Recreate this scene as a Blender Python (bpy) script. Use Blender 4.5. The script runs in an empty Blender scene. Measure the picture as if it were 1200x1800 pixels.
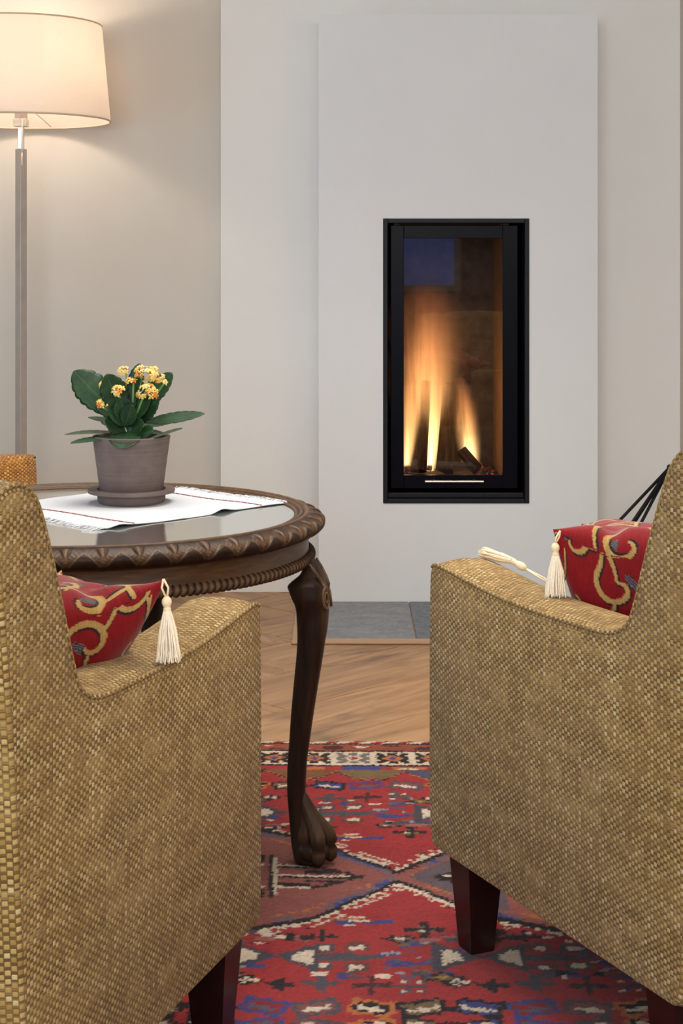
import bpy, bmesh, math, random
import numpy as np
from mathutils import Vector, Matrix
random.seed(7)
RNG = np.random.default_rng(7)
PI = math.pi
sc = bpy.context.scene
COL = sc.collection

# ------------------------------------------------------------------ camera
cam_d = bpy.data.cameras.new('camera')
cam = bpy.data.objects.new('camera', cam_d)
COL.objects.link(cam)
cam.location = (0, 0, 1.0)
cam.rotation_euler = (PI/2, 0, 0)
cam_d.sensor_fit = 'VERTICAL'
cam_d.sensor_width = 24
cam_d.sensor_height = 36
cam_d.lens = 58.0
cam_d.shift_y = -420/1800
cam_d.clip_start = 0.05
sc.camera = cam

# ------------------------------------------------------------------ world, lights, exposure
world = bpy.data.worlds.new('dusk')
sc.world = world
world.use_nodes = True
world.node_tree.nodes['Background'].inputs[0].default_value = (0.11, 0.20, 0.58, 1)
world.node_tree.nodes['Background'].inputs[1].default_value = 1.5

def area(name, loc, rot, sx, sy, power, color):
    d = bpy.data.lights.new(name, 'AREA')
    d.shape = 'RECTANGLE'; d.size = sx; d.size_y = sy
    d.energy = power; d.color = color
    o = bpy.data.objects.new(name, d); COL.objects.link(o)
    o.location = loc; o.rotation_euler = rot
    return o
# daylight from the windows behind the viewer, the ceiling lighting of the room, and added side fills
area('window_light', (-0.1, -1.2, 1.9), (math.radians(82), 0, math.radians(-3)), 2.8, 0.9, 70, (1.0, 0.955, 0.90))
area('low_window_light', (-1.0, -1.2, 1.2), (math.radians(86), 0, math.radians(-10)), 1.7, .7, 40, (0.60, 0.80, 1.0))
cl = area('ceiling_light', (0.0, 3.0, 2.5), (0, 0, 0), 1.4, 1.4, 25, (1.0, 0.955, 0.89))
cl.data.spread = math.radians(105)
area('side_cool_fill', (-2.2, 3.2, .95), (math.radians(90), 0, math.radians(-58)), 1.0, 1.0, 9, (0.52, 0.75, 1.0))  # unseen cool fill added from the left for chair flank and chimney foot
area('side_warm_fill', (1.6, 2.3, 1.7), (math.radians(62), 0, math.radians(84)), .5, .5, 7, (1.0, 0.70, 0.30))  # unseen warm fill added from the right for the left chair's flank

vs = sc.view_settings
sc.display_settings.display_device = 'sRGB'
vs.view_transform = 'Standard'
vs.look = 'None'
vs.exposure = 0.0
vs.gamma = 1.0
vs.use_curve_mapping = False
sc.cycles.max_bounces = 8
sc.cycles.transparent_max_bounces = 16
sc.cycles.volume_step_rate = 0.3

# ------------------------------------------------------------------ helpers
def empty(name, loc=(0, 0, 0), rz=0.0, label=None, cat=None, group=None):
    o = bpy.data.objects.new(name, None); COL.objects.link(o)
    o.empty_display_size = 0.05
    o.location = loc; o.rotation_euler = (0, 0, rz)
    tag(o, label, cat, group)
    return o

def tag(o, label=None, cat=None, group=None, kind=None):
    if label: o['label'] = label
    if cat: o['category'] = cat
    if group: o['group'] = group
    if kind: o['kind'] = kind
    return o

def link(name, me, parent=None, kind=None, loc=None, label=None):
    o = bpy.data.objects.new(name, me); COL.objects.link(o)
    if parent is not None: o.parent = parent
    if kind: o['kind'] = kind
    if loc is not None: o.location = loc
    if label: o['label'] = label
    return o

class MB:
    """collects verts, faces, uvs (per loop) and builds one mesh"""
    def __init__(s): s.v = []; s.f = []; s.uv = []; s.has_uv = False; s.vc = None
    def add(s, verts, faces, uvs=None):
        b = len(s.v)
        s.v += [tuple(x) for x in verts]
        for i, f in enumerate(faces):
            s.f.append(tuple(j + b for j in f))
            s.uv.append(uvs[i] if uvs else [(0, 0)] * len(f))
        if uvs: s.has_uv = True
        return s
    def box(s, x0, x1, y0, y1, z0, z1):
        v = [(x0,y0,z0),(x1,y0,z0),(x1,y1,z0),(x0,y1,z0),(x0,y0,z1),(x1,y0,z1),(x1,y1,z1),(x0,y1,z1)]
        f = [(0,3,2,1),(4,5,6,7),(0,1,5,4),(1,2,6,5),(2,3,7,6),(3,0,4,7)]
        return s.add(v, f)
    def lathe(s, prof, n=48, cap0=True, cap1=True, closed=False, c=(0, 0)):
        m = len(prof); v = []
        for i in range(n):
            a = 2*PI*i/n; ca, sa = math.cos(a), math.sin(a)
            for r, z in prof: v.append((c[0]+r*ca, c[1]+r*sa, z))
        f = []
        mm = m if closed else m-1
        for i in range(n):
            k = (i+1) % n
            for j in range(mm):
                jj = (j+1) % m
                f.append((i*m+j, k*m+j, k*m+jj, i*m+jj))
        if not closed:
            if cap0 and prof[0][0] > 1e-6: f.append(tuple(i*m for i in range(n))[::-1])
            if cap1 and prof[-1][0] > 1e-6: f.append(tuple(i*m+m-1 for i in range(n)))
        return s.add(v, f)
    def loft(s, rings, cap=True, closed=True):
        n = len(rings[0]); v = [p for r in rings for p in r]; f = []
        for i in range(len(rings)-1):
            for j in range(n if closed else n-1):
                k = (j+1) % n
                f.append((i*n+j, i*n+k, (i+1)*n+k, (i+1)*n+j))
        if cap:
            f.append(tuple(range(n))[::-1]); f.append(tuple((len(rings)-1)*n+j for j in range(n)))
        return s.add(v, f)
    def tube(s, pts, rad, n=8, cap=True, sq=None):
        pts = [Vector(p) for p in pts]; rings = []; up = None
        for i, p in enumerate(pts):
            a = pts[max(i-1, 0)]; b = pts[min(i+1, len(pts)-1)]
            d = (b-a).normalized()
            if up is None:
                up = Vector((0, 0, 1)) if abs(d.z) < .9 else Vector((1, 0, 0))
            e1 = (up - d*up.dot(d)).normalized(); e2 = d.cross(e1); up = e1
            r = rad[i] if hasattr(rad, '__len__') else rad
            rings.append([p + e1*(r*math.cos(2*PI*k/n)) + e2*(r*math.sin(2*PI*k/n)) for k in range(n)])
        return s.loft(rings, cap)
    def mesh(s, name, mat, smooth=True, weld=False):
        me = bpy.data.meshes.new(name)
        me.from_pydata(s.v, [], s.f)
        if s.has_uv:
            l = me.uv_layers.new(name='UVMap')
            flat = [c for f in s.uv for p in f for c in p]
            l.data.foreach_set('uv', flat)
        me.materials.append(mat)
        if weld or smooth:
            bm = bmesh.new(); bm.from_mesh(me)
            if weld: bmesh.ops.remove_doubles(bm, verts=bm.verts, dist=1e-5)
            bmesh.ops.recalc_face_normals(bm, faces=bm.faces)
            bm.to_mesh(me); bm.free()
        if smooth:
            me.polygons.foreach_set('use_smooth', [True]*len(me.polygons))
        me.update()
        return me
    def build(s, name, mat, parent=None, smooth=True, kind=None, bevel=0, auto=None, weld=False, loc=None, label=None, seg=2):
        me = s.mesh(name, mat, smooth, weld)
        o = link(name, me, parent, kind, loc, label)
        if bevel:
            md = o.modifiers.new('bevel', 'BEVEL'); md.width = bevel; md.segments = seg
            md.limit_method = 'ANGLE'; md.angle_limit = math.radians(40); md.harden_normals = False
        if auto:
            shade_auto(me, auto)
        return o

def shade_auto(me, deg):
    bm = bmesh.new(); bm.from_mesh(me)
    for e in bm.edges:
        if len(e.link_faces) == 2:
            e.smooth = e.calc_face_angle(0) < math.radians(deg)
    bm.to_mesh(me); bm.free()

def catmull(pts, n=8):
    P = [np.array(p, float) for p in pts]; out = []
    for i in range(len(P)-1):
        p0 = P[max(i-1, 0)]; p1 = P[i]; p2 = P[i+1]; p3 = P[min(i+2, len(P)-1)]
        for k in range(n):
            t = k/n
            out.append(.5*((2*p1)+(-p0+p2)*t+(2*p0-5*p1+4*p2-p3)*t*t+(-p0+3*p1-3*p2+p3)*t**3))
    out.append(P[-1])
    return out

def resample(pts, step, closed=False):
    P = np.array(pts, float)
    if closed: P = np.vstack([P, P[:1]])
    d = np.hypot(*np.diff(P, axis=0).T) if P.shape[1] == 2 else np.linalg.norm(np.diff(P, axis=0), axis=1)
    s = np.r_[0, np.cumsum(d)]; n = max(3, int(round(s[-1]/step)))
    q = np.linspace(0, s[-1], n+1)
    out = np.stack([np.interp(q, s, P[:, k]) for k in range(P.shape[1])], 1)
    return out[:-1] if closed else out

# ------------------------------------------------------------------ material helpers
class NT:
    def __init__(s, name):
        s.m = bpy.data.materials.new(name); s.m.use_nodes = True
        s.t = s.m.node_tree; s.t.nodes.clear()
        s.out = s.t.nodes.new('ShaderNodeOutputMaterial')
    def n(s, typ, **kw):
        nd = s.t.nodes.new('ShaderNode'+typ)
        for k, v in kw.items(): setattr(nd, k, v)
        return nd
    def put(s, sock, val):
        if hasattr(val, 'links') or isinstance(val, bpy.types.NodeSocket): s.t.links.new(val, sock)
        elif val is not None:
            if isinstance(val, (tuple, list)) and len(val) == 3 and sock.type == 'RGBA': val = (*val, 1)
            sock.default_value = val
    def math(s, op, a, b=None, c=None, clamp=False):
        nd = s.n('Math', operation=op); nd.use_clamp = clamp
        s.put(nd.inputs[0], a)
        if b is not None: s.put(nd.inputs[1], b)
        if c is not None: s.put(nd.inputs[2], c)
        return nd.outputs[0]
    def mix(s, fac, a, b, typ='MIX'):
        nd = s.n('Mix', data_type='RGBA', blend_type=typ)
        s.put(nd.inputs[0], fac); s.put(nd.inputs[6], a); s.put(nd.inputs[7], b)
        return nd.outputs[2]
    def ramp(s, fac, stops, interp='LINEAR'):
        nd = s.n('ValToRGB'); s.put(nd.inputs[0], fac); r = nd.color_ramp; r.interpolation = interp
        while len(r.elements) < len(stops): r.elements.new(.5)
        for e, (p, c) in zip(r.elements, stops):
            e.position = p; e.color = (*c, 1) if len(c) == 3 else c
        return nd.outputs[0]
    def noise(s, vec, scale, detail=4, rough=.5, dist=0.0):
        nd = s.n('TexNoise'); s.put(nd.inputs['Vector'], vec)
        nd.inputs['Scale'].default_value = scale; nd.inputs['Detail'].default_value = detail
        nd.inputs['Roughness'].default_value = rough; nd.inputs['Distortion'].default_value = dist
        return nd.outputs[0]
    def coord(s, which='Object'): return s.n('TexCoord').outputs[which]
    def mapping(s, vec, scale=(1, 1, 1), loc=(0, 0, 0), rot=(0, 0, 0)):
        nd = s.n('Mapping'); s.put(nd.inputs[0], vec)
        nd.inputs['Location'].default_value = loc; nd.inputs['Rotation'].default_value = rot; nd.inputs['Scale'].default_value = scale
        return nd.outputs[0]
    def sep(s, v):
        nd = s.n('SeparateXYZ'); s.put(nd.inputs[0], v); return nd.outputs
    def comb(s, x, y, z=0.0):
        nd = s.n('CombineXYZ'); s.put(nd.inputs[0], x); s.put(nd.inputs[1], y); s.put(nd.inputs[2], z); return nd.outputs[0]
    def bump(s, h, strength=.3, dist=.002, normal=None):
        nd = s.n('Bump'); s.put(nd.inputs['Height'], h)
        nd.inputs['Strength'].default_value = strength; nd.inputs['Distance'].default_value = dist
        if normal is not None: s.put(nd.inputs['Normal'], normal)
        return nd.outputs[0]
    def bsdf(s, color, rough=.6, metal=0.0, normal=None, spec=.5, **kw):
        nd = s.n('BsdfPrincipled')
        s.put(nd.inputs['Base Color'], color); s.put(nd.inputs['Roughness'], rough); s.put(nd.inputs['Metallic'], metal)
        nd.inputs['Specular IOR Level'].default_value = spec
        if normal is not None: s.put(nd.inputs['Normal'], normal)
        for k, v in kw.items(): s.put(nd.inputs[k.replace('_', ' ')], v)
        return nd.outputs[0]
    def end(s, surf=None, vol=None):
        if surf is not None: s.t.links.new(surf, s.out.inputs[0])
        if vol is not None: s.t.links.new(vol, s.out.inputs[1])
        return s.m
    def attr(s, name): return s.n('Attribute', attribute_name=name).outputs['Color']

def plain(name, color, rough=.5, metal=0.0, nscale=60, amt=.12, bump=.0, spec=.5):
    t = NT(name); c = t.coord()
    n = t.noise(c, nscale, 4)
    dark = tuple(x*(1-amt) for x in color); lite = tuple(min(1, x*(1+amt)) for x in color)
    colr = t.ramp(n, [(.3, dark), (.7, lite)])
    nor = t.bump(n, bump, .001) if bump else None
    return t.end(t.bsdf(colr, rough, metal, nor, spec))

def plaster(name, col):
    t = NT(name); c = t.coord()
    n1 = t.noise(c, 3.0, 5, .6); n2 = t.noise(c, 45, 5, .6); n3 = t.noise(c, 9, 4, .6)
    colr = t.ramp(n1, [(.3, tuple(x*.965 for x in col)), (.7, col)])
    h = t.math('ADD', t.math('MULTIPLY', n3, 1.0), t.math('MULTIPLY', n2, .25))
    return t.end(t.bsdf(colr, .85, 0, t.bump(h, .22, .006), .25))

M = {}
M['wall'] = plaster('wall_plaster', (.835, .83, .80))
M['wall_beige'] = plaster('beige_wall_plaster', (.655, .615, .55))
M['chimney'] = plaster('chimney_plaster', (.785, .795, .805))
M['ceiling'] = plaster('ceiling_plaster', (.78, .76, .72))
M['rear'] = plain('rear_wall_paint', (.10, .075, .055), .8, nscale=3)
M['black'] = plain('black_cast_iron', (.007, .007, .010), .5, .0, 90, .3, .05, .25)
M['black_glass'] = plain('black_enamel_border', (.003, .003, .006), .3, 0, 20, .1, spec=.08)
M['steel'] = plain('brushed_steel', (.62, .60, .57), .32, 1.0, 40, .06)
M['lamp_metal'] = plain('satin_nickel', (.50, .445, .40), .42, .45, 30, .06)
M['cream_plastic'] = plain('cream_plastic', (.75, .68, .58), .5)
M['mahogany'] = plain('dark_mahogany', (.014, .0035, .0025), .28, 0, 30, .3, spec=.4)
M['soil'] = plain('potting_soil', (.03, .02, .014), .95, 0, 200, .5, .6)
M['stem'] = plain('green_stem', (.10, .22, .06), .5)
M['stitch'] = plain('red_thread', (.24, .06, .06), .8)
M['thread'] = plain('cream_silk_thread', (.95, .73, .47), .45, 0, 300, .1)
M['thread_pale'] = plain('pale_silk_thread', (.97, .82, .63), .45, 0, 300, .08)

def wood(name, c0, c1, c2, rough=.4, gs=1.0, rand=True, knots=True, spec=.4, coat=0.0):
    t = NT(name); c = t.coord()
    off = None
    if rand:
        r = t.n('ObjectInfo').outputs['Random']
        mul = t.math('MULTIPLY', r, 37.0)
        off = t.n('VectorMath', operation='ADD')
        t.put(off.inputs[0], c); t.put(off.inputs[1], t.comb(mul, t.math('MULTIPLY', r, 11.0), mul)); c = off.outputs[0]
    m1 = t.mapping(c, (1.2*gs, 14*gs, 14*gs)); m2 = t.mapping(c, (5*gs, 130*gs, 130*gs)); m3 = t.mapping(c, (2.0*gs, 5.5*gs, 5.5*gs))
    n1 = t.noise(m1, 1.6, 6, .62, 1.2); n2 = t.noise(m2, 2, 3, .6); n3 = t.noise(m3, 1.3, 4, .6, .8)
    v = t.math('ADD', t.math('MULTIPLY', n1, .75), t.math('MULTIPLY', n2, .25))
    col = t.ramp(v, [(.32, c0), (.5, c1), (.68, c2)])
    if knots:
        k = t.ramp(n3, [(.55, (0, 0, 0)), (.70, (1, 1, 1))])
        col = t.mix(t.math('MULTIPLY', k, .72), col, tuple(x*.30 for x in c0))
    if rand:
        col = t.mix(t.math('MULTIPLY', r, .22), col, tuple(x*.72 for x in c1))
    nor = t.bump(v, .25, .0015)
    rr = t.math('ADD', t.math('MULTIPLY', n2, .2), rough-.1)
    return t.end(t.bsdf(col, rr, 0, nor, spec, Coat_Weight=coat, Coat_Roughness=.25))

M['oak'] = wood('oak_floorboard', (.19, .094, .040), (.34, .185, .085), (.48, .285, .145), .42)
M['oak_trim'] = wood('oak_edging', (.30, .17, .09), (.42, .26, .15), (.50, .32, .19), .45, 1.5, True, False)

def walnut():
    t = NT('antiqued_walnut'); c = t.coord()
    m1 = t.mapping(c, (30, 30, 5)); n1 = t.noise(m1, 2.0, 5, .6, .6)
    a = t.attr('wear')
    base = t.ramp(n1, [(.3, (.013, .0065, .004)), (.55, (.028, .0135, .0075)), (.75, (.050, .024, .012))])
    lite = t.ramp(n1, [(.3, (.13, .072, .038)), (.7, (.24, .14, .078))])
    col = t.mix(a, base, lite)
    return t.end(t.bsdf(col, .46, 0, t.bump(n1, .12, .001), .20))
M['walnut'] = walnut()
def walnut_apron():
    t = NT('polished_walnut'); c = t.coord()
    m1 = t.mapping(c, (9, 9, 60)); n1 = t.noise(m1, 2.0, 5, .6, .6)
    col = t.ramp(n1, [(.3, (.035, .014, .006)), (.55, (.075, .033, .013)), (.75, (.12, .056, .022))])
    return t.end(t.bsdf(col, .34, 0, None, .4))
M['walnut_apron'] = walnut_apron()

def weave(name, tint=(1, 1, 1)):
    t = NT(name)
    s = t.sep(t.coord('UV'))
    u = t.math('DIVIDE', s[0], .0065); v0 = t.math('DIVIDE', s[1], .0086)
    col = t.math('FLOOR', u); fu = t.math('SUBTRACT', t.math('FRACT', u), .5)
    par = t.math('MODULO', t.math('ABSOLUTE', col), 2.0)
    v = t.math('ADD', v0, t.math('MULTIPLY', par, .5))
    row = t.math('FLOOR', v); fv = t.math('SUBTRACT', t.math('FRACT', v), .5)
    au = t.math('MULTIPLY', t.math('ABSOLUTE', fu), 2.0); av = t.math('MULTIPLY', t.math('ABSOLUTE', fv), 2.0)
    pu = t.math('SUBTRACT', 1.0, t.math('POWER', au, 3.0)); pv = t.math('SUBTRACT', 1.0, t.math('POWER', t.math('MINIMUM', t.math('DIVIDE', av, .68), 1.0), 5.0))
    h = t.math('MULTIPLY', pu, pv)
    wn = t.n('TexWhiteNoise', noise_dimensions='3D'); t.put(wn.inputs[0], t.comb(col, row, .37)); r1 = wn.outputs[0]
    wn2 = t.n('TexWhiteNoise', noise_dimensions='3D'); t.put(wn2.inputs[0], t.comb(col, t.math('FLOOR', t.math('DIVIDE', row, 9.0)), 5.1)); r2 = wn2.outputs[0]
    wn3 = t.n('TexWhiteNoise', noise_dimensions='3D'); t.put(wn3.inputs[0], t.comb(1.7, row, t.math('FLOOR', t.math('DIVIDE', col, 7.0)))); r3 = wn3.outputs[0]
    big = t.noise(t.mapping(t.coord('UV'), (1, .35, 1)), 22, 3)
    r = t.math('ADD', t.math('MULTIPLY', r1, .5), t.math('ADD', t.math('MULTIPLY', r2, .16), t.math('MULTIPLY', big, .42)))
    T = lambda c: tuple(a*b for a, b in zip(c, tint))
    fl = t.ramp(r, [(.18, T((.235, .130, .028))), (.42, T((.355, .215, .057))), (.70, T((.465, .305, .100))), (.95, T((.62, .49, .26)))])
    weft = t.ramp(r3, [(.0, T((.105, .053, .012))), (.6, T((.19, .106, .027))), (1.0, T((.30, .19, .077)))])
    mask = t.ramp(h, [(.12, (0, 0, 0)), (.5, (1, 1, 1))])
    c = t.mix(mask, weft, fl)
    fib = t.noise(t.mapping(t.coord('UV'), (1, .25, 1)), 2200, 2)
    hh = t.math('ADD', h, t.math('MULTIPLY', fib, .35))
    return t.end(t.bsdf(c, .8, 0, t.bump(hh, .7, .0022), .25, Sheen_Weight=.12, Sheen_Roughness=.5))
M['weave'] = weave('straw_basket_weave')
M['weave_lamplit'] = weave('lamplit_basket_weave', (1.3, .95, .66))  # same straw weave, the floor lamp's warm light tinted into its colour

def rugmat():
    t = NT('hand_knotted_wool'); a = t.attr('Col'); c = t.coord()
    n = t.noise(c, 420, 3, .7); n2 = t.noise(c, 14, 4)
    col = t.mix(t.math('MULTIPLY', n, .30), a, (.02, .008, .006), 'MIX')
    col = t.mix(.35, col, t.ramp(n2, [(.3, (.6, .6, .6)), (.7, (1.15, 1.15, 1.15))]), 'MULTIPLY')
    return t.end(t.bsdf(col, .95, 0, t.bump(n, .8, .003), .08, Sheen_Weight=.10, Sheen_Roughness=.5))
M['rug'] = rugmat()
def chenille():
    t = NT('red_chenille'); a = t.attr('Col')
    n = t.noise(t.mapping(t.coord('UV'), (30, 420, 1)), 1.0, 3, .7); n2 = t.noise(t.coord('UV'), 300, 3)
    h = t.math('ADD', n, t.math('MULTIPLY', n2, .4))
    col = t.mix(.55, a, t.ramp(n, [(.25, (.45, .42, .42)), (.75, (1.25, 1.25, 1.25))]), 'MULTIPLY')
    return t.end(t.bsdf(col, .75, 0, t.bump(h, .5, .002), .2, Sheen_Weight=.25, Sheen_Roughness=.4))
M['chenille'] = chenille()

def slate():
    t = NT('grey_slate'); c = t.coord(); r = t.n('ObjectInfo').outputs['Random']
    n = t.noise(c, 90, 6, .75); n2 = t.noise(t.mapping(c, (1, 2.5, 1)), 9, 5, .6)
    v = t.math('ADD', t.math('MULTIPLY', n, .6), t.math('MULTIPLY', n2, .4))
    col = t.ramp(v, [(.35, (.13, .138, .15)), (.55, (.235, .243, .26)), (.70, (.38, .38, .39))])
    return t.end(t.bsdf(col, .55, 0, t.bump(v, .3, .002), .4))
M['slate'] = slate()
M['slate_dark'] = plain('blue_grey_slate', (.12, .135, .16), .5, 0, 60, .35, .2)

def clay():
    t = NT('grey_terracotta'); c = t.coord(); z = t.sep(c)[2]
    n = t.noise(c, 35, 5, .6); n2 = t.noise(t.mapping(c, (4, 4, 160)), 2, 3)
    v = t.math('ADD', t.math('MULTIPLY', n, .6), t.math('MULTIPLY', n2, .4))
    col = t.ramp(v, [(.3, (.115, .085, .078)), (.6, (.158, .120, .112)), (.8, (.20, .158, .148))])
    return t.end(t.bsdf(col, .8, 0, t.bump(v, .12, .001), .25))
M['clay'] = clay()

def leafmat():
    t = NT('kalanchoe_leaf'); c = t.coord(); uv = t.sep(t.coord('UV'))
    n = t.noise(c, 60, 4)
    col = t.ramp(n, [(.3, (.008, .026, .011)), (.6, (.015, .048, .016)), (.8, (.030, .080, .026))])
    vein = t.ramp(t.math('ABSOLUTE', t.math('SUBTRACT', uv[1], .5)), [(.0, (1, 1, 1)), (.05, (0, 0, 0))])
    col = t.mix(t.math('MULTIPLY', vein, .25), col, (.08, .17, .06))
    return t.end(t.bsdf(col, .42, 0, t.bump(n, .15, .002), .28))
M['leaf'] = leafmat()
def petalmat():
    t = NT('kalanchoe_petal'); r = t.n('ObjectInfo').outputs['Random']
    col = t.ramp(r, [(.0, (.72, .47, .09)), (.4, (.70, .50, .14)), (.66, (.74, .57, .25)), (.82, (.72, .32, .06)), (.97, (.66, .16, .02))])
    return t.end(t.bsdf(col, .5, 0, None, .3, Subsurface_Weight=.2, Subsurface_Scale=.002))
M['petal'] = petalmat()

def linen(name, col, transl=0.0):
    t = NT(name); c = t.coord()
    n = t.noise(t.mapping(c, (1, 1, 9)), 130, 3, .6)
    colr = t.ramp(n, [(.3, tuple(x*.93 for x in col)), (.7, col)])
    d = t.bsdf(colr, .9, 0, t.bump(n, .25, .001), .1)
    if transl:
        tr = t.n('BsdfTranslucent'); t.put(tr.inputs[0], colr)
        mx = t.n('MixShader'); mx.inputs[0].default_value = transl
        t.t.links.new(d, mx.inputs[1]); t.t.links.new(tr.outputs[0], mx.inputs[2]); d = mx.outputs[0]
    return t.end(d)
M['shade'] = linen('lampshade_linen', (.95, .88, .81), .55)
def clothmat():
    t = NT('white_linen'); c = t.coord()
    n = t.noise(c, 700, 3, .6)
    return t.end(t.bsdf((.53, .545, .58), .9, 0, t.bump(n, .3, .001), .15))
M['cloth'] = clothmat()

def tableglass():
    t = NT('table_glass'); c = t.coord()
    w1 = t.noise(t.mapping(c, (40, 160, 1)), 2, 3, .6)
    nor = t.bump(w1, .06, .002)
    g = t.n('BsdfGlossy'); t.put(g.inputs[0], (.98, 1.0, .98)); g.inputs['Roughness'].default_value = .03; t.put(g.inputs['Normal'], nor)
    tr = t.n('BsdfTransparent'); t.put(tr.inputs[0], (.85, .9, .85))
    fr = t.n('Fresnel'); fr.inputs[0].default_value = 1.9
    fac = t.math('MULTIPLY_ADD', fr.outputs[0], 1.8, .2, True)
    mx = t.n('MixShader'); t.put(mx.inputs[0], fac)
    t.t.links.new(tr.outputs[0], mx.inputs[1]); t.t.links.new(g.outputs[0], mx.inputs[2])
    return t.end(mx.outputs[0])
M['tableglass'] = tableglass()
def cane():
    t = NT('cane_panel'); s = t.sep(t.coord())
    a = t.math('SINE', t.math('MULTIPLY', s[0], 900)); b = t.math('SINE', t.math('MULTIPLY', s[1], 900))
    n = t.noise(t.mapping(t.coord(), (1, 3, 1)), 90, 3)
    v = t.math('MULTIPLY', t.math('MULTIPLY', a, b), n)
    col = t.ramp(v, [(.05, (.07, .045, .03)), (.3, (.30, .25, .18))])
    return t.end(t.bsdf(col, .5))
M['cane'] = cane()
def fireglass():
    t = NT('fire_door_glass')
    g = t.n('BsdfGlossy'); t.put(g.inputs[0], (1, 1, 1)); g.inputs['Roughness'].default_value = .02
    tr = t.n('BsdfTransparent'); t.put(tr.inputs[0], (.93, .93, .93))
    fr = t.n('Fresnel'); fr.inputs[0].default_value = 1.5
    mx = t.n('MixShader'); t.put(mx.inputs[0], fr.outputs[0])
    t.t.links.new(tr.outputs[0], mx.inputs[1]); t.t.links.new(g.outputs[0], mx.inputs[2])
    return t.end(mx.outputs[0])
M['fireglass'] = fireglass()
M['lining'] = plain('sooty_firebrick', (.045, .032, .026), .9, 0, 25, .5, .3)
M['lining_pale'] = plain('vermiculite_panel', (.13, .075, .042), .9, 0, 25, .25, .2)
def barkmat():
    t = NT('charred_log'); c = t.coord()
    n = t.noise(t.mapping(c, (60, 60, 9)), 1.5, 5, .7); n2 = t.noise(c, 18, 4)
    col = t.ramp(n, [(.35, (.012, .008, .007)), (.6, (.045, .027, .018)), (.78, (.12, .07, .042))])
    return t.end(t.bsdf(col, .9, 0, t.bump(n, .8, .006), .2))
M['bark'] = barkmat()
def embermat():
    t = NT('glowing_ember'); c = t.coord()
    n = t.noise(c, 70, 4, .7)
    col = t.ramp(n, [(.4, (.03, .02, .02)), (.55, (.30, .04, .015)), (.7, (1, .25, .10))])
    st = t.ramp(n, [(.45, (0, 0, 0)), (.75, (1, 1, 1))])
    b = t.bsdf((.05, .035, .03), .9, 0, None, .2, Emission_Color=col, Emission_Strength=t.math('MULTIPLY', st, 1.0))
    return t.end(b)
M['ember'] = embermat()

# ------------------------------------------------------------------ room shell
Y_CH, Y_BR, Y_MAIN = 5.0, 5.169, 5.25
CEIL = 2.62
XL, XR, YR = -2.6, 1.75, -2.6
def shell(name, boxes, mat, bevel=0):
    m = MB()
    for b in boxes: m.box(*b)
    o = m.build(name, mat, None, smooth=False, kind='structure', bevel=bevel)
    return o
floor = shell('floor', [(XL-.1, XR+.1, YR-.1, Y_MAIN+1.2, -.16, -.022)], plain('subfloor_boards', (.24, .14, .07), .6, 0, 8))
shell('ceiling', [(XL-.1, XR+.1, YR-.1, Y_MAIN+.35, CEIL, CEIL+.12)], M['ceiling'])
shell('wall_left', [(XL-.12, XL, YR-.12, Y_MAIN+.12, .0005, CEIL)], M['wall'])
shell('wall_right', [(XR, XR+.12, YR-.12, Y_MAIN+.12, .0005, CEIL)], M['wall'])
# rear wall with a window opening, behind the viewer
wx0, wx1, wz0, wz1 = -.9, .92, .86, 2.1
shell('wall_rear', [(XL, wx0, YR-.12, YR, .0005, CEIL), (wx1, XR, YR-.12, YR, .0005, CEIL),
                    (wx0, wx1, YR-.12, YR, .0005, wz0), (wx0, wx1, YR-.12, YR, wz1, CEIL)], M['rear'])
wf = MB()
for b in [(wx0, wx0+.05, YR-.09, YR-.03, wz0, wz1), (wx1-.05, wx1, YR-.09, YR-.03, wz0, wz1), (wx0+.05, wx1-.05, YR-.09, YR-.03, wz0, wz0+.05),
          (wx0+.05, wx1-.05, YR-.09, YR-.03, wz1-.05, wz1), (.02, .08, YR-.09, YR-.03, wz0+.05, wz1-.05)]: wf.box(*b)
win = wf.build('window_1', plain('white_window_paint', (.5, .48, .45), .5), None, smooth=False, kind='structure')
MB().box(wx0+.05, .02, YR-.065, YR-.058, wz0+.05, wz1-.05).build('pane', M['fireglass'], win, smooth=False)
MB().box(.08, wx1-.05, YR-.065, YR-.058, wz0+.05, wz1-.05).build('pane', M['fireglass'], win, smooth=False)
# far wall and the stepped chimney breast
cx0, cx1, cz1 = -.069, .776, 1.784
bx0, bx1 = -.378, 1.0605
fx0, fx1, fz0, fz1 = .1259, .569, .3017, 1.1655       # opening for the stove
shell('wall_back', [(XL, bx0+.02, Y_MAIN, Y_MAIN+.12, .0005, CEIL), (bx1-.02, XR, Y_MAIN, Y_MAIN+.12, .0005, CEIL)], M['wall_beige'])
shell('wall_breast', [(bx0, cx0+.03, Y_BR, Y_MAIN+.12, .0005, CEIL), (cx1-.03, bx1, Y_BR, Y_MAIN+.12, .0005, CEIL),
                      (cx0+.03, cx1-.03, Y_BR, Y_MAIN+.12, cz1-.05, CEIL)], M['wall'])
shell('wall_chimney', [(cx0, fx0, Y_CH, Y_BR+.02, .0005, cz1), (fx1, cx1, Y_CH, Y_BR+.02, .0005, cz1),
                       (fx0, fx1, Y_CH, Y_BR+.02, .0005, fz0), (fx0, fx1, Y_CH, Y_BR+.02, fz1, cz1)], M['chimney'])

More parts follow.
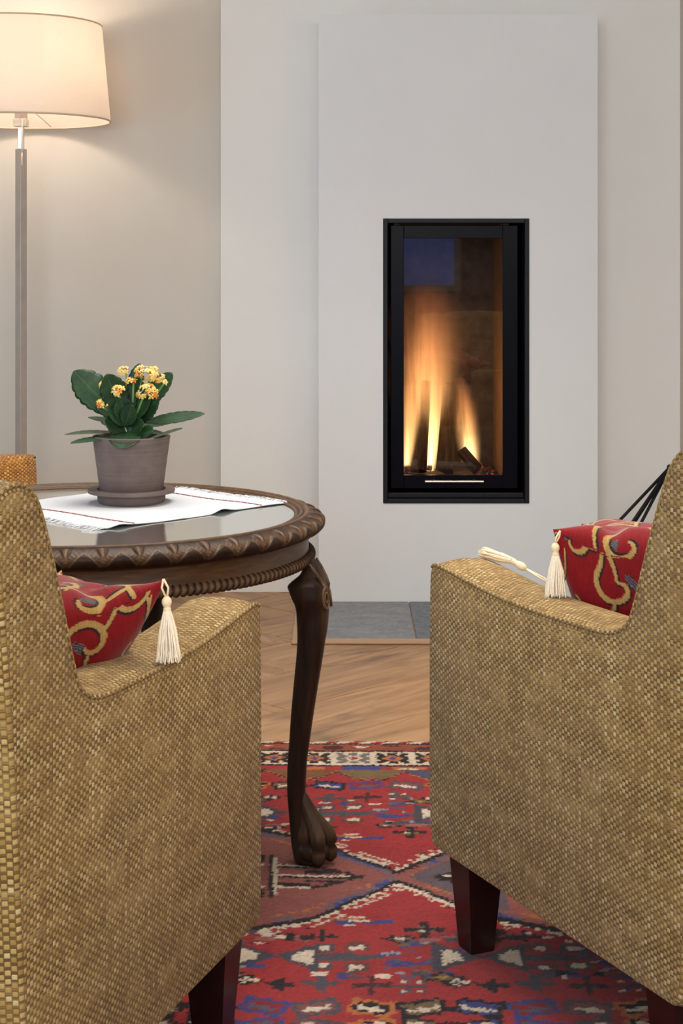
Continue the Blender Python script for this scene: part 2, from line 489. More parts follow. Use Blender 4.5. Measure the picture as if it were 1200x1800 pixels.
# floorboards, herringbone
W_, n_ = .252, 4
L_ = W_*n_
def plank_mesh(L, W, name):
    m = MB(); g = .0009; b = .0022
    x0, x1, y0, y1 = g, L-g, g, W-g
    v = [(x0, y0, -.02), (x1, y0, -.02), (x1, y1, -.02), (x0, y1, -.02),
         (x0, y0, -b), (x1, y0, -b), (x1, y1, -b), (x0, y1, -b),
         (x0+b, y0+b, 0), (x1-b, y0+b, 0), (x1-b, y1-b, 0), (x0+b, y1-b, 0)]
    f = [(0, 3, 2, 1), (8, 9, 10, 11)]
    for a in (0, 4):
        for i in range(4):
            j = (i+1) % 4
            f.append((a+i, a+j, a+4+j, a+4+i))
    m.add(v, f)
    return m.mesh(name, M['oak'], smooth=False)
pm = plank_mesh(L_, W_, 'plank')
import mathutils
p0, q0 = 2.583, 3.014 - W_
cnt = 0
def inside(cx, cy):
    return -1.9 < cx < 1.75 and 2.7 < cy < 5.6
r45 = PI/4
def pq(p, q): return ((p-q)/math.sqrt(2), (p+q)/math.sqrt(2))
for k in range(-14, 15):
    for mm in range(-4, 5):
        a, b = k + 2*n_*mm, k
        x, y = pq(p0+a*W_, q0+b*W_)
        cx_, cy_ = pq(p0+(a+n_/2)*W_, q0+(b+.5)*W_)
        if inside(cx_, cy_):
            o = link('plank', pm, floor); o.location = (x, y, 0); o.rotation_euler = (0, 0, r45)
        # board of the other direction: column c, rows c-2n+1 .. c-n
        c = k + 2*n_*mm; r0 = k - 2*n_ + 1
        x, y = pq(p0+(c+1)*W_, q0+r0*W_)
        cx_, cy_ = pq(p0+(c+.5)*W_, q0+(r0+n_/2)*W_)
        if inside(cx_, cy_):
            o = link('plank', pm, floor); o.location = (x, y, 0); o.rotation_euler = (0, 0, r45+PI/2)

# hearth of slate slabs edged in oak
hearth = empty('hearth', (.35, 4.72, 0), 0, 'grey slate hearth slab edged in oak at the foot of the white chimney', 'hearth')
def hb(name, x0, x1, y0, y1, z0, z1, mat, bev=.002, label=None):
    return MB().box(x0-.35, x1-.35, y0-4.72, y1-4.72, z0, z1).build(name, mat, hearth, smooth=False, bevel=bev, label=label)
hb('slab', -.085, .202, 4.487, 4.998, .0005, .005, M['slate'], label='large mid-grey slate slab')
hb('slab', .205, .49, 4.487, 4.998, .0005, .005, M['slate_dark'], label='darker blue-grey slate slab')
hb('slab', .493, .80, 4.487, 4.998, .0005, .005, M['slate'])
hb('edging', -.135, .85, 4.436, 4.486, .0005, .007, M['oak_trim'], .003)
hb('edging', -.135, -.086, 4.487, 5.166, .0005, .007, M['oak_trim'], .003)
hb('edging', .801, .85, 4.487, 5.166, .0005, .007, M['oak_trim'], .003)

# ------------------------------------------------------------------ stove set into the chimney
st = empty('fireplace_insert', ((fx0+fx1)/2, Y_CH, fz0), 0, 'tall black glass-fronted fireplace insert burning in the white chimney', 'fireplace')
sx, sz = (fx0+fx1)/2, fz0
hw, H = (fx1-fx0)/2, fz1-fz0
def sb(m, x0, x1, y0, y1, z0, z1): return m.box(x0, x1, y0, y1, z0, z1)
t_ = .014
m = MB()
e = .0005
sb(m, -hw+e, -hw+t_, -.004, .46, e, H-e); sb(m, hw-t_, hw-e, -.004, .46, e, H-e)
sb(m, -hw+t_, hw-t_, -.004, .46, H-t_, H-e); sb(m, -hw+t_, hw-t_, -.004, .46, e, t_); sb(m, -hw+e, hw-e, .46, .47, e, H-e)
m.build('surround_frame', M['black'], st, smooth=False, bevel=.002)
# lower step inside the frame
m = MB(); sb(m, -hw+t_, hw-t_, .018, .05, t_, t_+.016); m.build('sill_step', M['black'], st, smooth=False, bevel=.003)
# door: black glass border with clear window
dx0, dx1, dz0, dz1 = -hw+t_+.010, hw-t_-.018, t_+.028, H-t_-.006
gx0, gx1, gz0, gz1 = -hw+.0640, hw-.0775, .0825, H-.0595      # clear field
dy = .028
m = MB()
sb(m, dx0, gx0, dy, dy+.012, dz0, dz1); sb(m, gx1, dx1, dy, dy+.012, dz0, dz1)
sb(m, gx0, gx1, dy, dy+.012, gz1, dz1); sb(m, gx0, gx1, dy, dy+.012, dz0, gz0)
door = m.build('door', M['black_glass'], st, smooth=False, bevel=.0015)
MB().box(gx0, gx1, dy+.001, dy+.005, gz0, gz1).build('glass_pane', M['fireglass'], door, smooth=False)
hz = gz0-.017
hx0, hx1 = -hw+(748-674)*.001724, -hw+(851-674)*.001724
hm = MB().tube([(hx0, dy-.022, hz), (hx1, dy-.022, hz)], .0042, 12)
for q in (hx0+.028, hx1-.028): hm.tube([(q, dy-.022, hz), (q, dy, hz+.002)], .003, 8)
hm.build('handle', M['steel'], door, auto=50, label='brushed steel bar handle')
# firebox lining
fb = .40
m = MB(); sb(m, gx0-.03, gx1+.03, fb, fb+.02, gz0-.02, gz1+.05); m.build('lining_panel', M['lining'], st, smooth=False)
m = MB(); sb(m, gx0-.03, gx0-.012, dy+.02, fb, gz0-.02, gz1+.05); m.build('lining_panel', M['lining_pale'], st, smooth=False)
m = MB(); sb(m, gx1+.004, gx1+.02, dy+.02, fb, gz0-.02, gz1+.05); m.build('lining_panel', M['lining_pale'], st, smooth=False)
m = MB(); sb(m, gx0-.03, gx1+.03, dy+.02, fb, gz0-.035, gz0-.016); m.build('firebox_floor', M['lining'], st, smooth=False)
m = MB(); sb(m, gx0-.03, gx1+.03, dy+.02, fb, gz1+.05, gz1+.06); m.build('baffle', M['lining'], st, smooth=False)
FZ = sz + gz0 - .016     # fire bed height
def fpt(px, py, d):      # helper used only for the fire: chimney-plane units (mm grid of the opening) to metres
    return ((px-600)*d/2900, d, 1-(py-480)*d/2900)

def log(name, a, b, r0, r1, seed, label, flat=True):
    a = Vector(a); b = Vector(b); d = (b-a); Ln = d.length
    m = MB(); rr = np.random.default_rng(seed); n = 18; rings = []
    ph = rr.uniform(0, 6, 4)
    for i in range(11):
        f = i/10; r = r0+(r1-r0)*f; ring = []
        for k in range(n):
            an = 2*PI*k/n
            q = r*(1+.08*math.sin(3*an+ph[0]+f*1.5)+.06*math.sin(5*an+ph[1])+.03*math.sin(9*an+ph[2]+4*f))
            if flat and math.cos(an+ph[3]) > .35: q *= .35/ max(.35, math.cos(an+ph[3]))
            ring.append((q*math.cos(an), q*math.sin(an), f*Ln))
        rings.append(ring)
    m.loft(rings)
    o = m.build(name, M['bark'], None, auto=50)
    o.location = a; o.rotation_euler = d.to_track_quat('Z', 'Y').to_euler()
    tag(o, label, 'log', 'logs burning in the stove')
    return o
log('log', (.236, 5.17, FZ+.012), (.262, 5.27, FZ+.285), .030, .022, 1, 'charred log leaning upright at the left of the fire')
log('log', (.319, 5.16, FZ+.012), (.343, 5.28, FZ+.275), .033, .022, 2, 'dark split log standing in the middle of the fire')
log('log', (.425, 5.12, FZ+.022), (.375, 5.15, FZ+.078), .021, .019, 3, 'short burning log tilted against the middle log')
# embers on the bed
er = random.Random(3)
for i in range(16):
    bm = bmesh.new(); bmesh.ops.create_icosphere(bm, subdivisions=2, radius=er.uniform(.010, .018))
    for v in bm.verts: v.co *= er.uniform(.75, 1.15)
    me = bpy.data.meshes.new('ember'); bm.to_mesh(me); bm.free(); me.materials.append(M['ember'])
    x = er.uniform(.415, .475) if i < 10 else er.uniform(.20, .46)
    y = er.uniform(5.10, 5.16) if i < 10 else er.uniform(5.12, 5.3)
    o = link('ember', me); o.location = (x, y, FZ+.014); o.rotation_euler = (er.random()*3, er.random()*3, 0)
    tag(o, 'red glowing ember in the heap at the right of the short log' if i < 10 else 'small dim ember on the bed behind the standing logs', 'ember', 'embers heaped by the short log' if i < 10 else 'embers behind the logs')

def flame(name, base, h, a, b, w0, w1, w2, strength, label, tip=1.0, colr=None):
    """flame body: volume glow around a leaning axis; local x/y across, z up"""
    m = MB(); rings = []; N = 16; n = 14
    W = lambda f: max(.004, w0+w1*f+w2*f*f)
    for i in range(N+1):
        f = i/N; r = 2.0*W(f)*(1 if f < .85 else max(.15, 1-(f-.85)/.15*.8))
        c = a*f + b*f*f
        rings.append([(c+r*math.cos(2*PI*k/n), .8*r*math.sin(2*PI*k/n), f*h) for k in range(n)])
    m.loft(rings)
    t = NT(name+'_glow'); s = t.sep(t.coord())
    f = t.math('DIVIDE', s[2], h)
    cx = t.math('ADD', t.math('MULTIPLY', f, a), t.math('MULTIPLY', t.math('MULTIPLY', f, f), b))
    wz = t.math('MAXIMUM', t.math('ADD', t.math('ADD', t.math('MULTIPLY', f, w1), w0), t.math('MULTIPLY', t.math('MULTIPLY', f, f), w2)), .004)
    nz = t.noise(t.mapping(t.coord(), (46, 46, 4)), 1.0, 5, .65, .5)
    dx = t.math('ADD', t.math('DIVIDE', t.math('SUBTRACT', s[0], cx), wz), t.math('MULTIPLY', t.math('SUBTRACT', nz, .5), 2.2))
    dy_ = t.math('DIVIDE', s[1], t.math('MULTIPLY', wz, .8))
    r2 = t.math('ADD', t.math('MULTIPLY', dx, dx), t.math('MULTIPLY', dy_, dy_))
    g = t.math('EXPONENT', t.math('MULTIPLY', r2, -1.3))
    fade = t.ramp(f, [(0, (1, 1, 1)), (.06, (1, 1, 1)), (.32, (.42, .42, .42)), (.62, (.20, .20, .20)), (.84, (.05, .05, .05)), (1, (0, 0, 0))])
    st_ = t.ramp(nz, [(.3, (.2, .2, .2)), (.68, (1.15, 1.15, 1.15))])
    I = t.math('MULTIPLY', t.math('MULTIPLY', g, fade), st_)
    # emission per metre rises where the flame is thin so that its core stays bright
    I = t.math('MULTIPLY', I, t.math('DIVIDE', .05*strength, wz))
    col = t.ramp(f, colr or [(0, (1.0, .60, .26)), (.3, (1.0, .50, .17)), (.6, (1.0, .38, .11)), (1, (1.0, .27, .10))])
    em = t.n('Emission'); t.put(em.inputs[0], col); t.put(em.inputs[1], I)
    mat = t.end(None, em.outputs[0])
    o = m.build(name, mat, None)
    o.location = base
    tag(o, label, 'flame', 'flames in the stove')
    return o
flame('flame', (.280, 5.235, FZ+.004), .60, .030, -.040, .009, .125, -.060, 120, 'tall yellow flame rising in the middle of the stove')
flame('flame', (.203, 5.20, FZ+.004), .46, .030, .020, .006, .075, -.025, 85, 'flame along the left edge of the stove glass')
flame('flame', (.408, 5.20, FZ+.035), .28, -.024, -.010, .016, .034, -.038, 115, 'short flame right of the middle log')
fl = bpy.data.lights.new('fire_glow', 'POINT'); fl.energy = 1.3; fl.color = (1, .48, .16); fl.shadow_soft_size = .05
flo = bpy.data.objects.new('fire_glow', fl); COL.objects.link(flo); flo.location = (.30, 5.13, FZ+.25)

# ------------------------------------------------------------------ floor lamp
LX, LY = -.963, 4.96
lamp = empty('floor_lamp', (LX, LY, 0), 0, 'tall metal floor lamp with a cream linen drum shade, lit, by the left wall', 'lamp')
MB().lathe([(0, .002), (.14, .002), (.143, .006), (.14, .016), (.02, .024), (.0, .024)], 48).build('base', M['lamp_metal'], lamp, auto=40)
pole = MB().box(-.0125, .0125, -.0125, .0125, .02, 1.373).build('pole', M['lamp_metal'], lamp, smooth=False, bevel=.0012)
pole.rotation_euler = (0, 0, math.radians(-28-11))
stm = MB().box(-.0085, .0085, -.0085, .0085, 1.37, 1.440).build('stem', M['steel'], lamp, smooth=False, bevel=.001)
MB().box(-.020, .020, -.020, .020, 1.440, 1.463).build('socket_base', M['cream_plastic'], lamp, smooth=False, bevel=.002)
MB().lathe([(0, 1.463), (.019, 1.463), (.019, 1.52), (.014, 1.525), (0, 1.525)], 24).build('socket', M['lamp_metal'], lamp, auto=40, label='grey ribbed lamp socket')
bulbm = NT('lit_bulb'); em = bulbm.n('Emission'); em.inputs[0].default_value = (1, .82, .6, 1); em.inputs[1].default_value = 6
bulbm = bulbm.end(em.outputs[0])
MB().lathe([(0, 1.525), (.013, 1.525), (.014, 1.545), (.028, 1.575), (.030, 1.595), (.022, 1.618), (.008, 1.628), (0, 1.629)], 24).build('bulb', bulbm, lamp)
sh = MB()
zb, zt, rb, rt = 1.458, 1.744, .267, .241
pr = [(rb, zb), (rt, zt), (rt-.0025, zt), (rb-.0025, zb)]
sh.lathe(pr, 96, closed=True)
sh.build('shade', M['shade'], lamp, auto=40)
hem_m = linen('shade_hem_linen', (.72, .56, .40))
for rr_, zz in ((rb, zb), (rt, zt)):
    rm = MB(); rm.tube([((rr_-.001)*math.cos(2*PI*k/96), (rr_-.001)*math.sin(2*PI*k/96), zz) for k in range(97)], .0028, 6, cap=False)
    rm.build('shade_hem', hem_m, lamp)
sp = MB()
for k in range(3):
    an = 2*PI*k/3 + math.radians(200)
    sp.tube([(.018*math.cos(an), .018*math.sin(an), 1.515), ((rb-.006)*math.cos(an), (rb-.006)*math.sin(an), zb+.004)], .0016, 6)
sp.build('spider', M['steel'], lamp)
cdm = MB().tube([(.008, -.022, 1.462), (.008, -.026, 1.40), (.008, -.027, 1.36)], .0018, 6)
cdm.tube([(.008, -.027, 1.36), (.008, -.027, 1.322)], .0026, 8)
cdm.build('pull_cord', M['cream_plastic'], lamp)
ll = bpy.data.lights.new('bulb_light', 'POINT'); ll.energy = 6.6; ll.color = (1, .80, .62); ll.shadow_soft_size = .055
llo = bpy.data.objects.new('bulb_light', ll); COL.objects.link(llo); llo.location = (LX, LY, 1.64); 

# ------------------------------------------------------------------ rug
def build_rug():
    x0, x1, y0, y1 = -1.25, 1.25, 1.58, 3.494
    step = .0036
    nx, ny = int((x1-x0)/step), int((y1-y0)/step)
    xs = np.linspace(x0, x1, nx); ys = np.linspace(y0, y1, ny)
    X, Y = np.meshgrid(xs, ys)
    # hand made wobble, then snap to knots
    wob = .004*np.sin(Y*9+1)+.003*np.sin(X*7+Y*3); wob2 = .004*np.sin(X*8)+.003*np.sin(X*23+1)
    kn = .0075
    Xw = X+wob+RNG.normal(0, .0010, X.shape); Yw = Y+wob2*.6+RNG.normal(0, .0010, X.shape)
    Xk = np.round(Xw/kn)*kn; Yk = np.round(Yw/kn)*kn
    Yk = np.where(Yk < 2.20, 4.40-Yk, Yk)     # the medallion row repeats towards the near edge
    def lin(r, g, b):
        c = np.array([r, g, b])/255.
        return np.where(c <= .04045, c/12.92, ((c+.055)/1.055)**2.4)
    RED = lin(152, 42, 43); RED2 = lin(128, 34, 40); PINK = lin(138, 78, 70); WHITE = lin(205, 186, 164); BLK = lin(30, 22, 24)
    BLUE = lin(58, 62, 120); GREY = lin(74, 68, 76); ORG = lin(176, 100, 52); OLV = lin(112, 90, 60); BRN = lin(66, 30, 30); SLT = lin(86, 78, 96); GOLD = lin(168, 132, 66)
    C = np.empty(X.shape+(3,)); C[:] = RED
    ab = RNG.normal(0, 1, ny); ab = np.convolve(ab, np.ones(25)/25, 'same')*1.6
    def paint(mask, col): C[mask] = col
    def rot(cx, cy, deg):
        a = math.radians(deg); dx, dy = Xk-cx, Yk-cy
        return dx*math.cos(a)+dy*math.sin(a), -dx*math.sin(a)+dy*math.cos(a)
    def bar(cx, cy, w, h, deg, c1, c2, c3):
        u, v = rot(cx, cy, deg)
        paint((abs(u) < w/2) & (abs(v) < h/2), c1)
        paint((abs(u) < w/2-.008) & (abs(v) < h/2-.008), c2)
        paint((abs(u) < w/2-.012) & (abs(v+h*.10) < h*.13), c3)
    def dia(cx, cy, w, h, c1, c2, c3=None):
        u, v = abs(Xk-cx)/(w/2), abs(Yk-cy)/(h/2); d = u+v
        paint(d < 1, c1); paint(d < .66, c2)
        if c3 is not None: paint(d < .3, c3)
    def bow(cx, cy, w, h, c1, c2):
        u, v = Xk-cx, abs(Yk-cy)
        mk = (abs(u) < w/2) & (v < abs(u)/w*h+.003)
        paint(mk, c1); paint(mk & (abs(u) > w*.2) & (abs(u) < w*.42) & (v < abs(u)/w*h-.011), c2)
    def ros(cx, cy, r, c1, c2, c3):
        u, v = Xk-cx, Yk-cy; an = np.arctan2(v, u); rr = np.hypot(u, v)
        paint(rr < r*(.72+.35*np.cos(4*an)), c1); paint(rr < r*(.45+.2*np.cos(4*an)), c2); paint(rr < r*.25, c3)
        paint((abs(u) < .004) & (abs(v) < r) | (abs(v) < .004) & (abs(u) < r), c1)
    def bird(cx, cy, s, c1, c2, c3, flip=1):
        u, v = (Xk-cx)*flip/s, (Yk-cy)/s
        paint((abs(v) < .28-.2*abs(u)) & (abs(u) < 1), c1)
        paint((abs(u+.55) < .28) & (abs(v) < .75) & (abs(v) > .33), c1)
        paint((abs(u-.3) < .36) & (abs(v) < .95-.7*abs(u-.3)) & (abs(v) > .4), c2)
        paint((abs(u+.55) < .14) & (abs(abs(v)-.52) < .13), c3); paint((abs(u-.3) < .14) & (abs(abs(v)-.58) < .11), c3)
    def scat(cx, cy, w, h, cols, n, seed):
        r = np.random.default_rng(seed)
        for _ in range(n):
            a, b = r.uniform(-1, 1), r.uniform(-1, 1)
            if abs(a)+abs(b) > 1.15: continue
            ww, hh = r.uniform(.010, .03), r.uniform(.006, .014)
            paint((abs(Xk-cx-a*w/2) < ww/2) & (abs(Yk-cy-b*h/2) < hh/2), cols[r.integers(len(cols))])
    YC = 2.712
    # ---- field medallions: a row of pink lozenges joined point to point along the middle
    per = .60; xj = .095                     # joint between lozenges
    ph = ((Xk-xj) % per)/per                # 0..1 inside one lozenge
    tri = 1-abs(ph*2-1)                     # 0 at joint, 1 at centre
    half = .012+np.minimum(tri*.33, .085+tri*.15)   # half height of the pink zone
    ad = abs(Yk-YC)
    band = lambda o0, o1: (ad > half+o0) & (ad < half+o1)
    stepz = ((np.floor((Xk+Yk)/.015).astype(int)) % 2) == 0
    lz = np.floor((Xk-xj)/per).astype(int)
    pass
    dots = (np.abs(((Xk+ad*.9) % .042)-.021) < .006)
    paint(band(.036, .046) & dots, WHITE)
    paint(band(.041, .045) & (np.abs(((Xk+ad*.9) % .042)-.021) < .0135) & ~dots, BLK)
    paint(band(.014, .022+.008*stepz), WHITE)
    paint(band(.0, .016), BLK)
    inner = ad < half
    paint(inner, PINK)
    pat = np.sin(Xk*31+1)+np.sin(Xk*57+Yk*20)
    paint(inner & (ad > half-.024) & (pat > -.3), lin(112, 84, 92))
    paint(inner & (ad > half-.020) & (pat > .5) & stepz, BLUE)
    paint(inner & (ad > half-.034) & (ad < half-.022) & ~stepz & (pat < .4), ORG)
    grey = (lz % 2 == 0) & inner & (ad < half-.03) & (tri < .55)
    paint(grey, lin(92, 78, 84))
    # arrows inside the left lozenge
    def arrow(xt, s):
        u = (xt-Xk)*s; v = abs(Yk-YC)
        paint((u > 0) & (u < .085) & (v < u*.62+.004) & (v > u*.62-.008), BLK)
        paint((u > .012) & (u < .145) & (v < .008), BLK)
        paint((u > .02) & (u < .145) & (v < .0038), WHITE)
        paint((u > .085) & (u < .15) & (v < .053) & (v > .044), WHITE)
        paint((u > .085) & (u < .15) & (v < .044) & (v > .034), BLK)
        paint((u > .02) & (u < .10) & (v > .016) & (v < .026) & (v < u*.5), BLK)
        paint((u > .138) & (u < .152) & (v < .085), WHITE)
        paint((u > .152) & (u < .160) & (v < .10), BLK)
        paint((u > .160) & (u < .225) & (v < .10) & (v > .060), BLK)
        paint((u > .170) & (u < .215) & (v < .092) & (v > .068) & stepz, GOLD)
        paint((u > .160) & (u < .30) & (v < .050) & (v > .044), WHITE)
        paint((u > .225) & (u < .30) & (v < .115) & (v > .07), WHITE)
        paint((u > .232) & (u < .30) & (v < .108) & (v > .08), lin(160, 70, 70))
        paint((u > .18) & (u < .30) & (v < .022), SLT); paint((u > .19) & (u < .30) & (v < .012), lin(130, 60, 70))
    for k in range(-2, 3):
        arrow(xj-.055+k*per, 1); arrow(xj+.055+k*per, -1)
    # ---- motifs on the red ground, far side (y up) and near side
    for side in (1, -1):
        yy = lambda y: YC + side*(y-YC)
        for k in range(-16, 17):
            cx = -.03+.0735*k; r = np.random.default_rng(100+k*2+side)
            deg = (16 if k % 2 else -17)*side
            pal = [(GREY, lin(120, 70, 70), WHITE), (BLK, BLUE, WHITE), (ORG, BLK, WHITE), (BLUE, RED2, SLT), (BLK, OLV, WHITE)][(k*2+(side > 0)) % 5]
            bar(cx+r.uniform(-.003, .003), yy(3.195), .066, .046, deg, *pal)
        for k in range(-8, 9):
            ox = k*.30
            P = lambda x: x+ox-.0
            s_ = 1 if k % 2 == 0 else -1
            bird(P(.005), yy(3.03), .060, GREY, lin(96, 58, 56), WHITE, s_)
            bow(P(-.098), yy(3.03), .135, .100, lin(66, 62, 70), WHITE)
            scat(P(.118), yy(3.035), .15, .17, [BLUE, SLT, OLV, BLUE, lin(150, 140, 150), GREY], 80, 50+k)
            ros(P(.125), yy(2.93), .030, BLK, OLV, WHITE)
            dia(P(-.155), yy(3.10), .062, .036, BLK, OLV, GOLD)
            ros(P(-.025), yy(3.115), .028, GREY, SLT, WHITE)
            ros(P(.045), yy(3.125), .026, BRN, GREY, WHITE)
            dia(P(.085), yy(2.965), .055, .034, BLK, lin(120, 90, 70), WHITE)
            scat(P(.03), yy(2.90), .10, .05, [BLUE, BLUE, ORG, WHITE], 18, 90+k)
            scat(P(-.06), yy(2.955), .07, .05, [BLK, GREY, PINK], 14, 120+k)
            ros(P(-.03), yy(2.955), .022, BLK, GREY, WHITE)
            scat(P(-.13), yy(2.965), .10, .05, [BLK, WHITE, lin(150, 90, 84), GREY], 22, 190+k)
            scat(P(.02), yy(3.09), .10, .03, [GREY, WHITE, BLK, BLUE], 14, 230+k)
            dia(P(.165), yy(3.115), .05, .034, BLK, WHITE, GREY)
            ros(P(-.085), yy(3.125), .020, BLK, WHITE, BLUE)
            bird(P(.20-.10), yy(3.13), .026, GREY, SLT, WHITE, -1)
        # keep medallion zone clean: repaint handled by masks below
    C2 = C.copy()
    # ---- borders (far, near)
    yb = np.minimum(y1-Yw, Yw-y0)          # distance from long edge
    ybk = np.round(yb/.006)*.006
    xs_ = Xw
    tri2 = ((xs_+.0155) % .270)/.135; col_i = (np.floor((xs_+.0155)/.135).astype(int)) % 4
    tt = 1-abs((((xs_+.0155) % .135)/.135)*2-1)
    dep = .205+np.minimum(tt*.085, .052)
    cols = [OLV, lin(72, 70, 92), BRN, lin(120, 76, 50)]
    edge = (ybk < dep+.010) & (ybk >= .197)
    alt = ((np.floor(xs_/.010)+np.floor(yb/.010)).astype(int) % 2) == 0
    paint(edge & alt, ORG); paint(edge & ~alt, BLK)
    for i, c in enumerate(cols): paint((ybk < dep) & (ybk >= .195) & (col_i == i), c)
    paint((yb < .199) & (yb >= .175), RED)
    ss = np.sin(xs_*40)+np.sin(xs_*23+1)
    paint((yb < .199) & (yb >= .175) & (ss > .7), BLUE); paint((yb < .197) & (yb >= .180) & (ss < -.8), ORG); paint((yb < .197) & (yb >= .188) & (ss < -1.3), WHITE)
    paint((yb < .175) & (yb >= .166), BLK)
    paint((yb < .166) & (yb >= .074), WHITE)
    pc = .0795
    cu = ((xs_+.018) % pc)-pc/2; cv = yb-.120; ci = np.floor((xs_+.018)/pc).astype(int)
    cuq = np.round(cu/.006)*.006; cvq = np.round(cv/.008)*.008
    star = (abs(cuq) < .033) & (abs(cvq) < .036) & ((abs(cuq) > .010) | (abs(cvq) > .018))
    shp = star & (((abs(cuq) < .012) & (abs(cvq) < .036)) | ((abs(cvq) < .010) & (abs(cuq) < .034)) | (abs(abs(cuq)-abs(cvq)) < .009))
    dk = np.where((ci % 3 == 0)[..., None], lin(110, 100, 92), np.where((ci % 3 == 1)[..., None], BLK, lin(40, 30, 30)))
    C[shp] = dk[shp]
    d2 = (abs(cuq)/.020+abs(cvq)/.024) < 1
    mid = np.where((ci % 3 == 0)[..., None], WHITE, ORG); C[d2] = mid[d2]
    d3 = (abs(cuq)/.009+abs(cvq)/.010) < 1; C[d3] = np.where((ci % 3 == 0)[..., None], RED, BLUE)[d3]
    paint((yb < .075) & (yb >= .066), BLK)
    paint((yb < .066) & (yb >= .022), lin(140, 72, 50))
    s3 = np.sin(xs_*63+yb*60)+np.sin(xs_*37-yb*90)
    paint((yb < .060) & (yb >= .028) & (s3 > .9), BRN); paint((yb < .050) & (yb >= .034) & (s3 < -1.3), WHITE); paint((yb < .060) & (yb >= .028) & (s3 < -.7) & (s3 > -1.1), RED)
    paint((yb < .022) & (yb >= .014), BLK)
    brb = (((xs_+yb*1.5) % .052) < .028)
    paint((yb < .014) & brb, WHITE); paint((yb < .014) & ~brb, RED)
    # wool variation
    C *= (1+.10*ab[:, None, None])
    C *= (1+RNG.normal(0, .09, X.shape))[..., None]
    C = np.clip(C, 0, 1)
    Z = .008+RNG.normal(0, .0006, X.shape)
    v = np.stack([X, Y+.0015*np.sin(X*31), Z], -1).reshape(-1, 3)
    idx = np.arange(nx*ny).reshape(ny, nx)
    q = np.stack([idx[:-1, :-1], idx[:-1, 1:], idx[1:, 1:], idx[1:, :-1]], -1).reshape(-1, 4)
    # skirt down to the floor
    ring = np.r_[idx[0, :], idx[1:, -1], idx[-1, -2::-1], idx[-2:0:-1, 0]]
    vs2 = v[ring].copy(); vs2[:, 2] = .0008
    base = len(v); nr = len(ring)
    ii = np.arange(nr); jj = (ii+1) % nr
    q2 = np.stack([ring[ii], base+ii, base+jj, ring[jj]], -1)
    V = np.vstack([v, vs2]); Q = np.vstack([q, q2])
    colr = np.vstack([C.reshape(-1, 3), C.reshape(-1, 3)[ring]*.6])
    me = bpy.data.meshes.new('rug')
    me.vertices.add(len(V)); me.vertices.foreach_set('co', V.astype(np.float32).ravel())
    me.loops.add(Q.size); me.loops.foreach_set('vertex_index', Q.astype(np.int32).ravel())
    me.polygons.add(len(Q)); me.polygons.foreach_set('loop_start', np.arange(0, Q.size, 4, dtype=np.int32))
    me.update(calc_edges=True)
    at = me.attributes.new('Col', 'FLOAT_COLOR', 'POINT')
    at.data.foreach_set('color', np.c_[colr, np.ones(len(colr))].astype(np.float32).ravel())
    me.materials.append(M['rug'])
    o = link('rug', me)
    tag(o, 'red hand-knotted oriental rug with white star border and pink medallions under the table', 'rug')
build_rug()
RZ = .0085   # rug surface

# ------------------------------------------------------------------ carved round table
TX, TY = -.435, 2.84
table = empty('round_table', (TX, TY, RZ), 0, 'dark carved round tea table with inset glass top and clawed cabriole legs', 'table')
def dz(z): return z-RZ
def set_wear(me, w):
    a = me.attributes.new('wear', 'FLOAT_COLOR', 'POINT')
    a.data.foreach_set('color', np.c_[w, w, w, np.ones(len(w))].astype(np.float32).ravel())
def ring_mesh(name, nA, prof, disp, wearf, mat=None):
    """closed profile revolved with displacement along outward normal disp(angle array, j)"""
    P = np.array(prof); m_ = len(P)
    tn = np.roll(P, -1, 0)-np.roll(P, 1, 0); nr = np.stack([tn[:, 1], -tn[:, 0]], 1); nr /= np.linalg.norm(nr, axis=1)[:, None]+1e-9
    A = np.linspace(0, 2*PI, nA, endpoint=False)[:, None]; J = np.arange(m_)[None, :]
    D = disp(A, J); Wr = wearf(A, J, D)
    R = P[None, :, 0]+nr[None, :, 0]*D; Z = P[None, :, 1]+nr[None, :, 1]*D
    V = np.stack([R*np.cos(A), R*np.sin(A), Z], -1).reshape(-1, 3)
    i = np.arange(nA*m_).reshape(nA, m_); i2 = np.roll(i, -1, 0)
    Q = np.stack([i, i2, np.roll(i2, -1, 1), np.roll(i, -1, 1)], -1).reshape(-1, 4)
    me = bpy.data.meshes.new(name); me.from_pydata(V.tolist(), [], Q.tolist())
    me.polygons.foreach_set('use_smooth', [True]*len(me.polygons))
    set_wear(me, np.broadcast_to(Wr, (nA, m_)).ravel()*1.0)
    me.materials.append(mat or M['walnut']); me.update()
    o = link(name, me, table)
    bm = bmesh.new(); bm.from_mesh(me); bmesh.ops.recalc_face_normals(bm, faces=bm.faces); bm.to_mesh(me); bm.free()
    return o
zero = lambda A, J: 0*A*J
# stepped moulding around the glass
mp = [(.343, .566), (.343, .5842), (.3445, .586), (.350, .5875), (.3525, .5850), (.355, .5850), (.357, .5895), (.362, .5905), (.364, .5875), (.366, .5870), (.3685, .5905), (.374, .5925), (.379, .5915), (.3815, .588), (.381, .566)]
mp = [(.354+(r-.343)*.714, dz(z)) for r, z in mp]
wr = np.array([0, .15, .8, .6, .1, .1, .8, .7, .1, .1, .7, .9, .6, .2, 0])
ring_mesh('rim_moulding', 256, mp, zero, lambda A, J, D: (wr[J]*.5+0*A))
